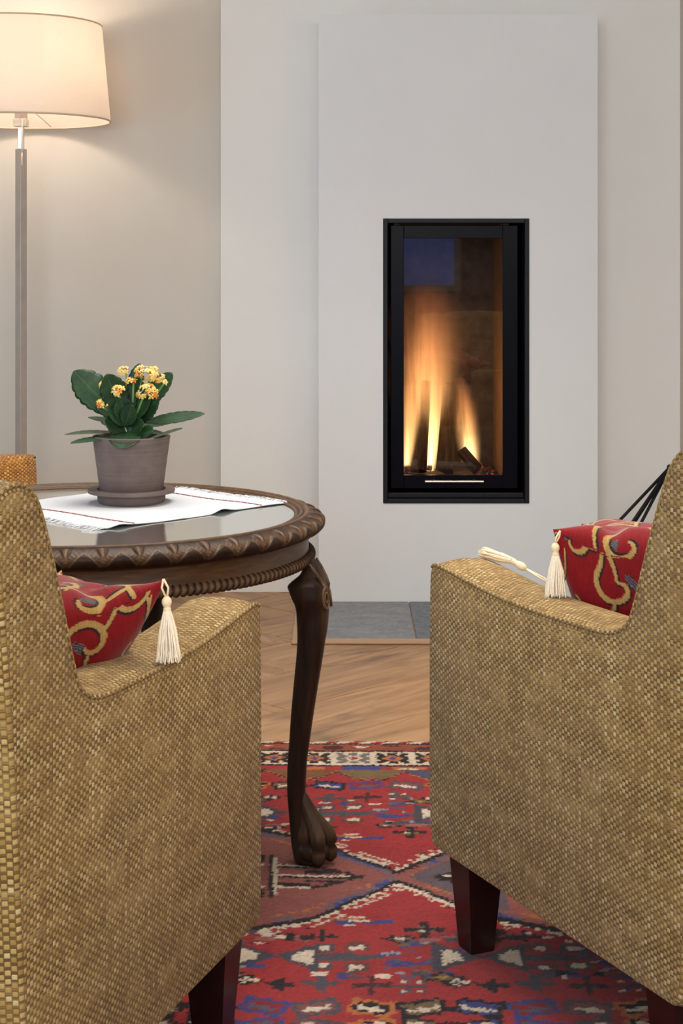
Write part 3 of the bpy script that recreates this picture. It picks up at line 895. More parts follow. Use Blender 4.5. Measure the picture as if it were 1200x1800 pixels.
# carved edge band
ang = np.linspace(math.radians(78), math.radians(-62), 22)
cp = [(.376+.0315*math.cos(a)*.98, dz(.573+.0165*math.sin(a))) for a in ang] + [(.376, dz(.556)), (.374, dz(.588))]
NP_ = 46
def carve(A, J):
    u = (A*NP_/(2*PI)) % 1.0; v = J/21.0
    # v 0 top .. 1 bottom ; each period: scallop arch leaves springing from u=0 and meeting at .5
    x = abs(u-.5)*2                                 # 1 at spring point, 0 at arch crown
    arch = .15+.75*x**1.6
    inleaf = (v < arch+.12) & (v > arch-.42)
    edge = np.exp(-((v-arch-.10)/.05)**2)
    hatch = .5+.5*np.sin((v*34+x*20))
    spine = np.exp(-((x-1)/.09)**2)*(v < .8)
    h = np.where(inleaf, .0022+.0007*hatch*(v < arch), -.0006)+.0010*edge*(v < .95)+.0022*spine
    env = np.clip(np.sin(np.clip(v, 0, 1)*PI)*1.7, 0, 1)*(J < 22)
    return h*env
def carve_w(A, J, D):
    u = (A*NP_/(2*PI)) % 1.0; v = J/21.0; x = abs(u-.5)*2; arch = .15+.75*x**1.6
    w = np.clip((D-.0010)/.0022, 0, 1)*.42
    w = w+.85*np.exp(-((x-1)/.10)**2)*(v < .75)+.45*np.exp(-((v-arch-.08)/.035)**2)*(v < .9)
    return np.clip(w*.95, 0, 1)*((J < 22))
ring_mesh('carved_edge', NP_*44, cp, carve, carve_w)
# frieze
ap = MB().lathe([(.330, dz(.570)), (.374, dz(.570)), (.385, dz(.560)), (.3835, dz(.556)), (.379, dz(.5535)), (.3785, dz(.528)), (.381, dz(.523)), (.381, dz(.519)), (.360, dz(.519)), (.345, dz(.530)), (.330, dz(.545))], 192, closed=True)
ap.build('apron', M['walnut_apron'], table, auto=50)
# rope moulding
ra = np.linspace(PI*.62, -PI*.9, 14)
rp = [(.3795+.0095*math.cos(a), dz(.5165+.0085*math.sin(a))) for a in ra]
NB = 204
def rope(A, J): return .0032*(abs(np.sin((A*NB/2)+J*.23))**.7-.75)*(J > 0)*(J < 13)
ring_mesh('rope_moulding', NB*10, rp, rope, lambda A, J, D: np.clip((D+.0006)/.0012, 0, 1)*.75+0*A)
MB().lathe([(0, dz(.560)), (.353, dz(.560)), (.353, dz(.568)), (0, dz(.568))], 96).build('cane_panel', M['cane'], table, auto=40, label='woven cane panel under the glass')
MB().lathe([(0, dz(.578)), (.3535, dz(.578)), (.3535, dz(.584)), (0, dz(.584))], 128).build('glass_top', M['tableglass'], table, auto=40, label='clear rippled glass disc')

# cabriole leg, radial plane (r outward, z up)
ks = .9655e-3
legpts = [(978, 546, 560), (990, 541, 567), (1005, 534, 574.5), (1022, 514.5, 581), (1032, 516, 582.5), (1045, 521, 583.5), (1060, 527, 584), (1080, 529, 583), (1100, 530, 581), (1120, 530, 577.5), (1150, 528, 573), (1200, 523, 564.6),
          (1250, 518.4, 556.7), (1300, 515, 549.5), (1330, 512.5, 545.5), (1380, 511.4, 542.6), (1420, 514.4, 544.4), (1450, 517, 551.0), (1470, 519, 561), (1488, 522, 572), (1504, 526, 575), (1516, 530, 572)]
legc = []
for y, l, r in legpts:
    z = max(0.003, 1-(y-480)*ks - RZ*.0)
    rl = ((l-600)*ks+.435); rr_ = ((r-600)*ks+.435)
    legc.append(((rl+rr_)/2, z-RZ+.0, (rr_-rl)/2))
legc = [np.array(p) for p in catmull(legc, 3)]
def make_leg(a):
    m = MB(); rings = []; n = 24
    for rc, z, hw_ in legc:
        z = max(z, .004); tw = hw_*(1.0 if z < .42 else 1.0+.35*min(1, (z-.42)/.05))
        tw = min(tw, .036)
        ring = []
        for k in range(n):
            an = 2*PI*k/n; c, s = math.cos(an), math.sin(an); e = 2/2.9
            x = hw_*math.copysign(abs(c)**e, c); y = tw*math.copysign(abs(s)**e, s)
            ring.append((rc+x, y, z))
        rings.append(ring)
    m.loft(rings)
    # carved scrolls on both shoulders of the knee
    me = m.mesh('leg', M['walnut'])
    V = np.array([v.co for v in me.vertices])
    out = np.clip((V[:, 0]-.408)/.012, 0, 1)*np.clip((V[:, 2]-.36)/.05, 0, 1)
    set_wear(me, out*.30)
    o = link('leg', me, table); o.rotation_euler = (0, 0, a)
    # scroll volute + beads on the knee
    sm = MB()
    def face_r(z): return float(np.interp(z, [.41, .43, .45, .47, .49, .50, .512], [.4245, .4235, .4215, .4185, .409, .4035, .3965]))
    for sgn in (1, -1):
        pts = []; rad = []
        for i in range(34):
            q = i/33; th = PI/2-q*3.4*PI; rr_ = .0120*(1-q)**.8+.0014
            y_, z_ = .0165+rr_*.75*math.cos(th), .447+rr_*1.5*math.sin(th)
            pts.append((face_r(z_)-.010*abs(y_/.03)**2.5, sgn*y_, z_)); rad.append(.0030*(1-.6*q))
        top_ = [(face_r(z_)-.006*abs(y_/.03)**2.5, sgn*y_, z_) for y_, z_ in ((.030, .508), (.0285, .495), (.024, .480))]
        pts = top_+pts; rad = [.002, .003, .003]+rad
        sm.tube(pts, rad, 8)
    sme = sm.mesh('knee_scroll', M['walnut']); set_wear(sme, np.full(len(sme.vertices), .55))
    so = link('knee_scroll', sme, o)
    # claw foot
    fm = MB(); cxr = .3935
    bm = bmesh.new(); bmesh.ops.create_uvsphere(bm, u_segments=20, v_segments=12, radius=1.0)
    fm.add([(cxr+v.co.x*.031, v.co.y*.031, .0235+v.co.z*.0225) for v in bm.verts], [[v.index for v in f.verts] for f in bm.faces]); bm.free()
    wear = [0.0]*len(fm.v)
    for da in (8, -62, 78, 150, 215):
        c, s = math.cos(math.radians(da)), math.sin(math.radians(da))
        P = [(.000, .125), (.004, .100), (.009, .078), (.017, .062), (.025, .050), (.0285, .040), (.0265, .0325), (.0295, .024), (.0295, .013), (.0270, .005)]
        R = [.007, .010, .0115, .0125, .0130, .0125, .0100, .0118, .0105, .005]
        if da > 100: P = [(.62*a_, b_) for a_, b_ in P]
        sh_ = lambda z: max(0, z-.055)*-.36
        b0 = len(fm.v)
        fm.tube([(cxr+c*p+sh_(z), s*p, z) for p, z in P], R, 12)
        for i in range(len(fm.v)-b0): wear.append([.05, .25, .45, .55, .6, .25, .05, .65, .4, .1][i//12])
    fme = fm.mesh('claw_foot', M['walnut']); 
    set_wear(fme, np.array(wear)*.36)
    link('claw_foot', fme, o)
for k in range(4): make_leg(math.radians(-10+90*k))

# runner on the glass
CA = (-.0965, 2.7130)
def cloth():
    # rectangle measured on the table top: A right corner, u to B (hem side), v to C (fringe side)
    k = .4185
    def tp(px, py): d = k*2900/(py-480); return np.array([(px-600)*d/2900, d])
    A = tp(503, 888.5); B = tp(190, 934)
    u = (B-A); Ln = np.linalg.norm(u); u /= Ln; v = np.array([-u[1], u[0]])
    if v[1] < 0: v = -v
    Wd = .36
    ctr = A+u*Ln/2+v*Wd/2
    root = empty('table_runner', (ctr[0], ctr[1], .5842), 0, 'white fringed linen table runner with red stitched lines on the glass top', 'table runner')
    nu, nv = 46, 42; V = []; F = []
    def h(a, b):
        x, y = a*Ln, b*Wd
        z = .0011+.0008*math.sin(9*a+4*b)*math.sin(7*b+1)+.0005*math.sin(23*a)
        z += .0055*math.exp(-((a-.38)/.05)**2-(b/.05)**2)+.003*math.exp(-((a-.93)/.04)**2-(b/.07)**2)
        return max(z, .0006)
    def P(a, b, dzz=0.0):
        q = -u*Ln/2-v*Wd/2+u*a*Ln+v*b*Wd
        q = q+v*(.004*math.sin(8*a))*(1-b)+u*.003*math.sin(11*b)*(1 if a > .5 else -1)*abs(a-.5)*2
        return (q[0], q[1], h(a, b)+dzz)
    for top in (1, 0):
        for j in range(nv+1):
            for i in range(nu+1): V.append(P(i/nu, j/nv, .0009 if top else 0.0))
    N = (nu+1)*(nv+1)
    for j in range(nv):
        for i in range(nu):
            a = j*(nu+1)+i; q = (a, a+1, a+nu+2, a+nu+1); F.append(q); F.append(tuple(x+N for x in q[::-1]))
    for i in range(nu):
        F.append((i, i+N, i+1+N, i+1)); a = nv*(nu+1)+i; F.append((a, a+1, a+1+N, a+N))
    for j in range(nv):
        a = j*(nu+1); F.append((a, a+nu+1, a+nu+1+N, a+N)); b = a+nu; F.append((b, b+N, b+nu+1+N, b+nu+1))
    MB().add(V, F).build('cloth', M['cloth'], root, auto=60)
    fr = MB(); r = random.Random(5)
    for end in (0, 1):
        for i in range(230):
            b = r.random(); a0 = 0.004 if end == 0 else .996
            p = Vector(P(a0, b, .0006)); s = -1 if end == 0 else 1
            ln = r.uniform(.012, .028)*(1.5 if (end == 1 and b < .05) else 1); sl = r.uniform(-.5, .5)
            d = Vector((u[0]*s+v[0]*sl*.6, u[1]*s+v[1]*sl*.6, 0)).normalized()
            pts = [p, p+d*ln*.5+Vector((0, 0, r.uniform(0, .003))), p+d*ln]
            pts[2].z = .0008; pts[1].z = max(pts[1].z, .001)
            fr.tube(pts, [.0007, .0006, .0004], 3, cap=False)
    fr.build('fringe', M['cloth'], root, kind='stuff')
    for a in (.14, .86):
        sm = MB(); nst = 44
        for i in range(nst):
            b0, b1 = (i+.08)/nst, (i+.80)/nst
            sm.tube([P(a, b0, .0012), P(a+.004*(i % 2), b1, .0014)], .0013, 4)
        sm.build('stitch_line', M['stitch'], root, label='dashed dark red stitching')
cloth()

# ------------------------------------------------------------------ potted kalanchoe
PX, PY, PZ = -.379, 2.978, .5866
pot = empty('potted_plant', (PX, PY, PZ), 0, 'yellow flowering kalanchoe in a grey clay pot with saucer on the runner', 'plant')
z0 = .0005
MB().lathe([(0, z0), (.058, z0), (.0605, z0+.004), (.0615, z0+.0155), (.0775, z0+.018), (.0785, z0+.021), (.0775, z0+.0245), (.062, z0+.0245), (.0595, z0+.021), (.0575, z0+.008), (0, z0+.008)], 72).build('saucer', M['clay'], pot, auto=35)
zp = z0+.0085
MB().lathe([(0, zp), (.0535, zp), (.0555, zp+.003), (.0692, zp+.106), (.0700, zp+.110), (.0690, zp+.1115), (.0655, zp+.1105), (.0645, zp+.104), (.063, zp+.092), (0, zp+.092)], 72).build('pot', M['clay'], pot, auto=35)
MB().lathe([(0, zp+.102), (.03, zp+.101), (.0635, zp+.097), (.0635, zp+.0925), (0, zp+.0925)], 36).build('soil', M['soil'], pot)
ZR = zp+.110
S = 1.027e-3
def L(px, py, yo=0.0): return Vector(((px-231)*S, yo, ZR+(770-py)*S))
leafcount = 0
def leaf(a, b, w, normal=(0, -1, .3), sag=0.0, cup=.15, blunt=.65, fold=0.0):
    """scalloped fleshy leaf from a to b; w = full width; normal = facing"""
    a = Vector(a); b = Vector(b); d = b-a; ln = d.length; d.normalize()
    nrm = Vector(normal); nrm = (nrm-d*nrm.dot(d)).normalized(); sd = d.cross(nrm)
    nl, nw = 40, 8; V = []; F = []; UV = []
    for side in (1, -1):
        for i in range(nl+1):
            f = i/nl
            wf_ = (math.sin(PI*min(1, f**(blunt+.55)))**.62 if 0 < f < 1 else 0.0)
            if f < .22: wf_ = min(wf_, .16+f*1.9)
            scal = 1+(.10*abs(math.sin(f*PI*8))**.7-.05 if f > .25 else 0)
            hwid = max(.0012, w/2*wf_*scal)
            c = a+d*(ln*f)+nrm*(-sag*f*f)*1.0
            for j in range(nw+1):
                q = j/nw*2-1
                off = nrm*(cup*hwid*q*q*(1.0)+side*.0007*(1-q*q)*(1 if 0 < f < 1 else 0))
                V.append(c+sd*hwid*q+off)
    N = (nl+1)*(nw+1)
    for i in range(nl):
        for j in range(nw):
            p = i*(nw+1)+j; q = (p, p+1, p+nw+2, p+nw+1)
            uvq = [(i/nl, j/nw), (i/nl, (j+1)/nw), ((i+1)/nl, (j+1)/nw), ((i+1)/nl, j/nw)]
            F.append(q); UV.append(uvq); F.append(tuple(x+N for x in q[::-1])); UV.append(uvq[::-1])
    MB().add(V, F, UV).build('leaf', M['leaf'], pot, weld=True)
leaf(L(212, 742, .0), L(129, 655, .005), .062, (.25, -1, .35), .004, .12, .8)
leaf(L(222, 738, -.02), L(190, 659, -.03), .050, (.35, -1, .15), -.004, .2, .7)
leaf(L(232, 720, .01), L(244, 643, .015), .032, (-.3, -1, .4), .0, .3, .7)
leaf(L(242, 728, .012), L(300, 659, .02), .046, (-.5, -1, .4), .003, .2, .6)
leaf(L(248, 746, .0), L(361, 733, -.01), .034, (.05, -.62, 1), -.004, .1, .55)
leaf(L(255, 776, -.03), L(326, 751, -.055), .030, (-.2, -.15, 1), .0, .12, .6)
leaf(L(215, 764, -.01), L(117, 756, -.02), .034, (0, -.10, 1), .010, .1, .7)
leaf(L(212, 770, -.03), L(133, 771, -.06), .030, (0, -.2, 1), .006, .1, .7)
leaf(L(220, 752, .01), L(152, 735, .02), .022, (0, -.3, 1), .004, .1, .7)
leaf(L(229, 760, -.02), L(226, 779, -.088), .056, (0, -.3, 1), .004, .12, .6)
leaf(L(226, 766, -.015), L(258, 742, -.045), .038, (-.3, -1, .5), .0, .2, .6)
leaf(L(224, 766, -.02), L(190, 735, -.04), .034, (.3, -1, .6), .0, .2, .6)
leaf(L(230, 750, -.01), L(196, 716, -.04), .044, (.2, -1, .9), .004, .2, .6)
leaf(L(236, 748, .0), L(281, 702, -.015), .036, (-.3, -1, .25), .0, .2, .6)
leaf(L(222, 742, .0), L(168, 708, -.01), .034, (.2, -1, .5), .002, .2, .6)
leaf(L(238, 760, .0), L(296, 768, .03), .040, (0, -.2, 1), .004, .1, .6)
leaf(L(228, 755, .03), L(170, 745, .06), .040, (0, -.4, 1), .004, .1, .6)
leaf(L(236, 757, .02), L(300, 742, .06), .040, (0, -.4, 1), .004, .1, .6)
leaf(L(232, 735, -.01), L(222, 672, -.012), .030, (.6, -1, .1), .0, .35, .6)
leaf(L(240, 745, -.02), L(262, 690, .0), .036, (-.6, -1, .2), .0, .3, .6)
leaf(L(228, 748, -.02), L(215, 700, -.03), .040, (.2, -1, .3), .0, .3, .6)
leaf(L(222, 752, -.025), L(238, 712, -.04), .034, (-.1, -1, .3), .0, .3, .6)
leaf(L(240, 768, -.02), L(275, 757, -.05), .034, (-.2, -.8, .8), .0, .2, .6)
sm = MB()
for px, py, yo in [(258, 690, -.02), (265, 668, 0), (250, 662, .01), (212, 692, -.03), (182, 716, -.025), (222, 660, 0), (184, 682, 0), (288, 678, 0), (236, 676, -.01)]:
    sm.tube([L(231, 772, 0), L(231+(px-231)*.25, 740, yo*.5), L(px, py, yo)], [.0032, .0026, .0016], 8)
sm.build('stem', M['stem'], pot)
def floret_mesh():
    m = MB(); n = 4
    for k in range(n):
        a = 2*PI*k/n; c, s = math.cos(a), math.sin(a)
        loc = lambda r, t, z: (r*c-t*s, r*s+t*c, z)
        V = [loc(.0006, 0, .0006), loc(.0026, -.0019, .0011), loc(.0050, -.0013, .0004), loc(.0060, 0, -.0002), loc(.0050, .0013, .0004), loc(.0026, .0019, .0011), loc(.003, 0, .0017)]
        m.add(V, [(0, 1, 6), (1, 2, 6), (2, 3, 6), (3, 4, 6), (4, 5, 6), (5, 0, 6)])
    m.lathe([(.0009, -.005), (.0012, -.001), (.0010, .0014), (0, .0018)], 6, cap0=True)
    return m.mesh('flower', M['petal'])
fmh = floret_mesh()
fr = random.Random(11)
for px, py, rad, n, yo in [(262, 694, 20, 26, -.022), (258, 668, 20, 20, -.012), (276, 668, 14, 10, -.004), (250, 658, 14, 10, .004), (213, 690, 13, 11, -.034), (184, 714, 12, 13, -.028), (219, 658, 12, 9, -.004), (184, 680, 7, 5, -.012), (288, 676, 6, 4, -.004), (232, 674, 9, 6, -.016), (268, 656, 10, 7, 0)]:
    c = L(px, py, yo)
    for i in range(n):
        th = fr.uniform(-.35, 1.25); az = -PI/2+fr.uniform(-1.6, 1.6)
        if i >= n*.75: az += PI
        d = Vector((math.cos(az)*math.cos(th), math.sin(az)*math.cos(th), math.sin(th)))
        o = link('flower', fmh, pot)
        o.location = c+Vector((d.x*rad*S*.95, d.y*rad*S*.8, d.z*rad*S*.8)); o.scale = (fr.uniform(.85, 1.15),)*3
        o.rotation_mode = 'QUATERNION'; o.rotation_quaternion = (d+Vector((0, -.35, .1))).to_track_quat('Z', 'Y') @ mathutils.Quaternion((0, 0, 1), fr.uniform(0, 3))

# ------------------------------------------------------------------ armchairs
KS = .961              # size of the chair relative to its drawn profile
def kz(z): return (1-KS)+KS*z
def KP(P): return [(KS*t, kz(z)) for t, z in P]
CW, AW = .62*KS, .112*KS     # overall width, arm width
top = catmull([(-.007, .520), (-.003, .540), (.012, .5455), (.06, .5425), (.17, .5325), (.27, .5285), (.36, .5285), (.455, .531), (.495, .5365), (.520, .549), (.538, .572), (.577, .672), (.612, .752), (.634, .779), (.660, .7885), (.690, .786), (.707, .772), (.7085, .745)], 6)
rear = [(.693, .65), (.678, .538), (.668, .42), (.655, .26), (.643, .13), (.638, .113), (.622, .105)]
bot = [(.30, .105), (.014, .105), (-.001, .111), (-.007, .128), (-.010, .20), (-.010, .36), (-.009, .48)]
PROF = resample(KP([tuple(p) for p in top]+rear+bot), .012, closed=True)[:, :2]   # (t back, z)
def norms(P):
    tn = np.roll(P, -1, 0)-np.roll(P, 1, 0)
    n = np.stack([-tn[:, 1], tn[:, 0]], 1); n /= np.linalg.norm(n, axis=1)[:, None]
    return n
PN = norms(PROF)
# make sure normals point outward
if ((PROF-PROF.mean(0))*PN).sum() < 0: PN = -PN
ARC = np.r_[0, np.cumsum(np.linalg.norm(np.diff(PROF, axis=0), axis=1))]

def extr(prof, nor, stations, width_uv=0.0, capuv=True):
    """loft a closed side profile across w; stations = [(w, outward offset)]"""
    m = MB(); n = len(prof); arc = np.r_[0, np.cumsum(np.linalg.norm(np.diff(np.vstack([prof, prof[:1]]), axis=0), axis=1))]
    wl = np.r_[0, np.cumsum([math.hypot(stations[i+1][0]-stations[i][0], stations[i+1][1]-stations[i][1]) for i in range(len(stations)-1)])]
    V = []
    for w, o in stations:
        q = prof+nor*o
        V += [(w, -p[0], p[1]) for p in q]        # local: x = across, y = forward(-t), z
    F = []; UV = []
    for s in range(len(stations)-1):
        for j in range(n):
            k = (j+1) % n
            F.append((s*n+j, s*n+k, (s+1)*n+k, (s+1)*n+j))
            w0, w1 = float(wl[s]), float(wl[s+1])
            UV.append([(w0, arc[j]), (w0, arc[j+1]), (w1, arc[j+1]), (w1, arc[j])])
    for s in (0, len(stations)-1):
        f = [s*n+j for j in range(n)]
        if s == 0: f = f[::-1]
        F.append(tuple(f)); UV.append([(V[i][1]+3, V[i][2]) for i in f])
    m.add(V, F, UV); m.capn = len(F)
    return m

def tri_caps(me):
    bm = bmesh.new(); bm.from_mesh(me)
    big = [f for f in bm.faces if len(f.verts) > 8]
    bmesh.ops.triangulate(bm, faces=big, ngon_method='BEAUTY')
    bm.to_mesh(me); bm.free()

def arm_mesh(mat, mirror):
    st_ = [(.000, -.006), (.0015, -.003), (.004, -.001), (.009, .000), (.02, .004), (.05, .0075), (.08, .006), (.098, .001), (.108, -.006), (.112, -.016)]
    m = extr(PROF, PN, [(w*KS, o) for w, o in st_])
    if mirror: m.v = [(CW-x, y, z) for x, y, z in m.v]
    me = m.mesh('arm', mat)
    tri_caps(me); shade_auto(me, 50)
    return me
def piping_mesh(mat, mirror):
    q = resample(KP([tuple(p) for p in top[7:]]), .010)      # welt along the arm top and the back only
    pts = [(.0035, -p[0], p[1]) for p in q]
    m = MB(); m.tube(pts, .0034, 8, cap=False)
    n = 8; UV = []
    for i, f in enumerate(m.f): r_, k = divmod(i, n); UV.append([(r_*.012, k*.003), (r_*.012, (k+1)*.003), ((r_+1)*.012, (k+1)*.003), ((r_+1)*.012, k*.003)])
    m.uv = UV; m.has_uv = True
    if mirror: m.v = [(CW-x, y, z) for x, y, z in m.v]
    return m.mesh('piping', mat)
def slab_mesh(name, prof, w0, w1, mat, crown=.01, edge=.012):
    P = resample(prof, .012, closed=True); N = norms(P)
    if ((P-P.mean(0))*N).sum() < 0: N = -N
    wd = w1-w0
    st_ = [(w0, -edge), (w0+edge*.35, -edge*.35), (w0+edge, 0)]+[(w0+wd*f, crown*math.sin(PI*f)) for f in (.15, .3, .5, .7, .85)]+[(w1-edge, 0), (w1-edge*.35, -edge*.35), (w1, -edge)]
    m = extr(P, N, st_)
    me = m.mesh(name, mat); tri_caps(me); shade_auto(me, 50)
    return me
back_prof = [tuple(p) for p in catmull([(.515, .30), (.528, .44), (.552, .56), (.590, .69), (.622, .768), (.645, .790), (.672, .795), (.695, .786), (.702, .765), (.692, .66), (.680, .54), (.664, .36), (.650, .16), (.640, .125), (.60, .12), (.54, .14)], 4)][:-1]
seat_prof = [(.035, .30), (.022, .32), (.018, .36), (.022, .425), (.04, .445), (.10, .457), (.25, .462), (.40, .456), (.50, .45), (.515, .44), (.515, .31), (.50, .295)]
rail_prof = [(.010, .12), (.003, .135), (.001, .20), (.004, .275), (.012, .288), (.08, .29), (.50, .29), (.505, .28), (.505, .12), (.49, .115), (.03, .115)]
def leg_mesh():
    m = MB()
    def ring(s, z, ox=0, oy=0): return [(ox+x*s, oy+y*s, z) for x, y in ((-1, -1), (1, -1), (1, 1), (-1, 1))]
    m.loft([ring(.0185, .0), ring(.019, .003), ring(.0305, .152)])
    return m.mesh('leg', M['mahogany'], smooth=False)
LEG = leg_mesh()
ARM = [arm_mesh(M['weave'], False), arm_mesh(M['weave'], True)]
PIP = [piping_mesh(M['weave'], False), piping_mesh(M['weave'], True)]
BACK = slab_mesh('backrest', KP(back_prof), AW+.0005, CW-AW-.0005, M['weave'], .014)
SEAT = slab_mesh('seat_cushion', KP(seat_prof), AW+.002, CW-AW-.002, M['weave'], .012, .018)
RAIL = slab_mesh('seat_rail', KP(rail_prof), AW+.0005, CW-AW-.0005, M['weave'], .0, .004)
GROUP = 'straw coloured armchairs around the table'
def armchair(P0, fwd, side, label, mat=None):
    """P0 = floor point of the outer front corner of the arm the viewer sees; fwd = facing; side=+1 if the chair extends to its left (local +x)"""
    a = math.atan2(fwd[1], fwd[0])-PI/2
    root = empty('armchair', (P0[0], P0[1], RZ), a, label, 'armchair', GROUP)
    ox = 0.0 if side > 0 else -CW
    def part(name, me):
        if mat is not None:
            me = me.copy(); me.materials.clear(); me.materials.append(mat)
        o = link(name, me, root); o.location = (ox, 0, -RZ); return o
    arms = [part('arm', ARM[0]), part('arm', ARM[1])]
    for i in (0, 1):
        p = link('piping', PIP[i] if mat is None else PIP[i].copy(), arms[i])
        if mat is not None: p.data.materials.clear(); p.data.materials.append(mat)
    part('backrest', BACK); part('seat_cushion', SEAT); part('seat_rail', RAIL)
    for x in (.036, CW-.036):
        for t in (.074, .565):
            o = link('leg', LEG, root); o.location = (ox+x, -t, 0); o.scale = (1, 1, 1.0)
    return root
# right armchair: the viewer sees its left flank, body extends to its right (+x when facing forward)
R_F = Vector((-.422, .9066)); L_F = Vector((.3161, .9487))
ch_r = armchair((.1340, 2.4743), R_F, 1, 'straw woven armchair on the right, tassel lying across its arm')
ch_l = armchair((-.1076, 2.1832), L_F, -1, 'straw woven armchair at the left front, hiding part of the table')
# third chair beyond the table, facing the viewer's right
a3 = math.radians(-40)
T_F = Vector((math.cos(a3), math.sin(a3)))
ch_t = armchair((-.730, 3.940), T_F, 1, 'straw woven armchair behind the table, lamplight tinted into its fabric, only an arm end in view', M['weave_lamplit'])

# ------------------------------------------------------------------ cushions
def spiral(c, r0, r1, a0, a1, n=40, e=1.0):
    return [(c[0]+(r0+(r1-r0)*(i/n)**e)*math.cos(a0+(a1-a0)*i/n), c[1]+(r0+(r1-r0)*(i/n)**e)*math.sin(a0+(a1-a0)*i/n)) for i in range(n+1)]
def cushion_colors(U, V, seed):
    """scrolling vine pattern; U,V in metres on the cloth"""
    r = np.random.default_rng(seed)
    def lin(r_, g, b):
        c = np.array([r_, g, b])/255.; return np.where(c <= .04045, c/12.92, ((c+.055)/1.055)**2.4)
    RED = lin(136, 17, 24); GOLD = lin(186, 150, 90); DARK = lin(44, 30, 34); SIL = lin(120, 112, 118)
    C = np.empty(U.shape+(3,)); C[:] = RED
    strokes = []; leaves = []
    P = .088
    for i in range(-4, 5):
        for j in range(-5, 6):
            cx = i*P+(j % 2)*P*.5+r.uniform(-.006, .006); cy = j*P*.82+r.uniform(-.006, .006)
            fl_ = 1 if (i+j) % 2 == 0 else -1; a0 = r.uniform(0, 6.28)
            sp = spiral((cx, cy), 0.006, .034, a0, a0+fl_*5.0, 44)
            ex, ey = sp[-1]; dx, dy = sp[-1][0]-sp[-3][0], sp[-1][1]-sp[-3][1]; q = math.hypot(dx, dy)
            tail = [(ex+dx/q*s+fl_*(-dy/q)*(-s*s*6), ey+dy/q*s+fl_*(dx/q)*(-s*s*6)) for s in np.linspace(.004, .048, 12)]
            strokes.append((sp+tail, .0068))
            mid = sp[26]; th = math.atan2(mid[1]-cy, mid[0]-cx)
            br = [(mid[0]+math.cos(th+fl_*s*9)*s, mid[1]+math.sin(th+fl_*s*9)*s) for s in np.linspace(0, .040, 10)]
            strokes.append((br, .0052))
            leaves.append((cx+r.uniform(-.02, .02), cy+r.uniform(-.02, .02), r.uniform(0, 6.28)))
    def dist(pts):
        D = np.full(U.shape, 9.0); T = np.zeros(U.shape); n = len(pts)-1
        xs = [p[0] for p in pts]; ys = [p[1] for p in pts]
        bb = (U > min(xs)-.012) & (U < max(xs)+.012) & (V > min(ys)-.012) & (V < max(ys)+.012)
        u, v = U[bb], V[bb]
        if u.size == 0: return D, T
        dd = np.full(u.shape, 9.0); tt = np.zeros(u.shape)
        for k in range(n):
            ax, ay = pts[k]; bx, by = pts[k+1]; ex, ey = bx-ax, by-ay; l2 = ex*ex+ey*ey+1e-12
            s = np.clip(((u-ax)*ex+(v-ay)*ey)/l2, 0, 1); d = np.hypot(u-ax-s*ex, v-ay-s*ey)
            m_ = d < dd; dd[m_] = d[m_]; tt[m_] = (k+s[m_])/n
        D[bb] = dd; T[bb] = tt
        return D, T
    for lx, ly, an in leaves:
        u = (U-lx)*math.cos(an)+(V-ly)*math.sin(an); v = -(U-lx)*math.sin(an)+(V-ly)*math.cos(an)
        mk = (u/.014)**2+(v/.006)**2 < 1
        C[mk] = np.where(((np.floor(U/.0018)+np.floor(V/.0018)) % 2 == 0)[..., None], SIL, DARK)[mk]
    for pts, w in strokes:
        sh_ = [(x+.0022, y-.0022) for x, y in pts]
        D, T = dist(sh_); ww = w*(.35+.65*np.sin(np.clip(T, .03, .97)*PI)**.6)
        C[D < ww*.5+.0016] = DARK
    for pts, w in strokes:
        D, T = dist(pts); ww = w*(.35+.65*np.sin(np.clip(T, .03, .97)*PI)**.6)
        C[D < ww*.62] = GOLD
    return C
def cushion_mesh(seed, a=.162, up=.046, down=.114, pw=6.0):
    n = 250
    q_ = np.linspace(-1, 1, n); g = np.sign(q_)*(1-(1-np.abs(q_))**2.1)*1.0
    A, B = np.meshgrid(g, g)
    prof = (np.clip(1-np.abs(A)**pw, 0, 1)*np.clip(1-np.abs(B)**pw, 0, 1))**.5
    ear = (np.abs(A)*np.abs(B))**6
    px = A*a*(1-.09*(1-B**2)*np.abs(A)+.05*ear); py = B*a*(1-.09*(1-A**2)*np.abs(B)+.05*ear)
    pinch = np.exp(-((A+.62)/.10)**2-((B-.86)/.22)**2)+np.exp(-((A+.80)/.22)**2-((B-.56)/.10)**2)+.8*np.exp(-((A+.25)/.12)**2-((B-.9)/.2)**2)
    Vs = []; Cs = []; UVs = []
    for s, th in ((1, up), (-1, down)):
        p1 = th*np.clip(1-np.abs(g)**pw, 0, 1)**.5
        al = np.r_[0, np.cumsum(np.hypot(np.diff(g*a), np.diff(p1)))]; al -= al[n//2]
        U_, V_ = np.meshgrid(al, al)
        z = s*th*prof-.012*pinch*(1 if s > 0 else .25)+.016*ear-.016*(1-(A*B)**2)+.004*np.sin(7*A+3*B)*prof
        Vs.append(np.stack([px, py, z], -1).reshape(-1, 3)); UVs.append(np.stack([U_+(.7 if s < 0 else 0), V_], -1).reshape(-1, 2))
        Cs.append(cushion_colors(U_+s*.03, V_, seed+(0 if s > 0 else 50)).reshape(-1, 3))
    V = np.vstack(Vs); C = np.vstack(Cs); UVv = np.vstack(UVs)
    C *= (1+RNG.normal(0, .06, len(C)))[:, None]
    idx = np.arange(n*n).reshape(n, n)
    q = np.stack([idx[:-1, :-1], idx[:-1, 1:], idx[1:, 1:], idx[1:, :-1]], -1).reshape(-1, 4)
    Q = np.vstack([q, (q+n*n)[:, ::-1]])
    return V, Q, C, UVv
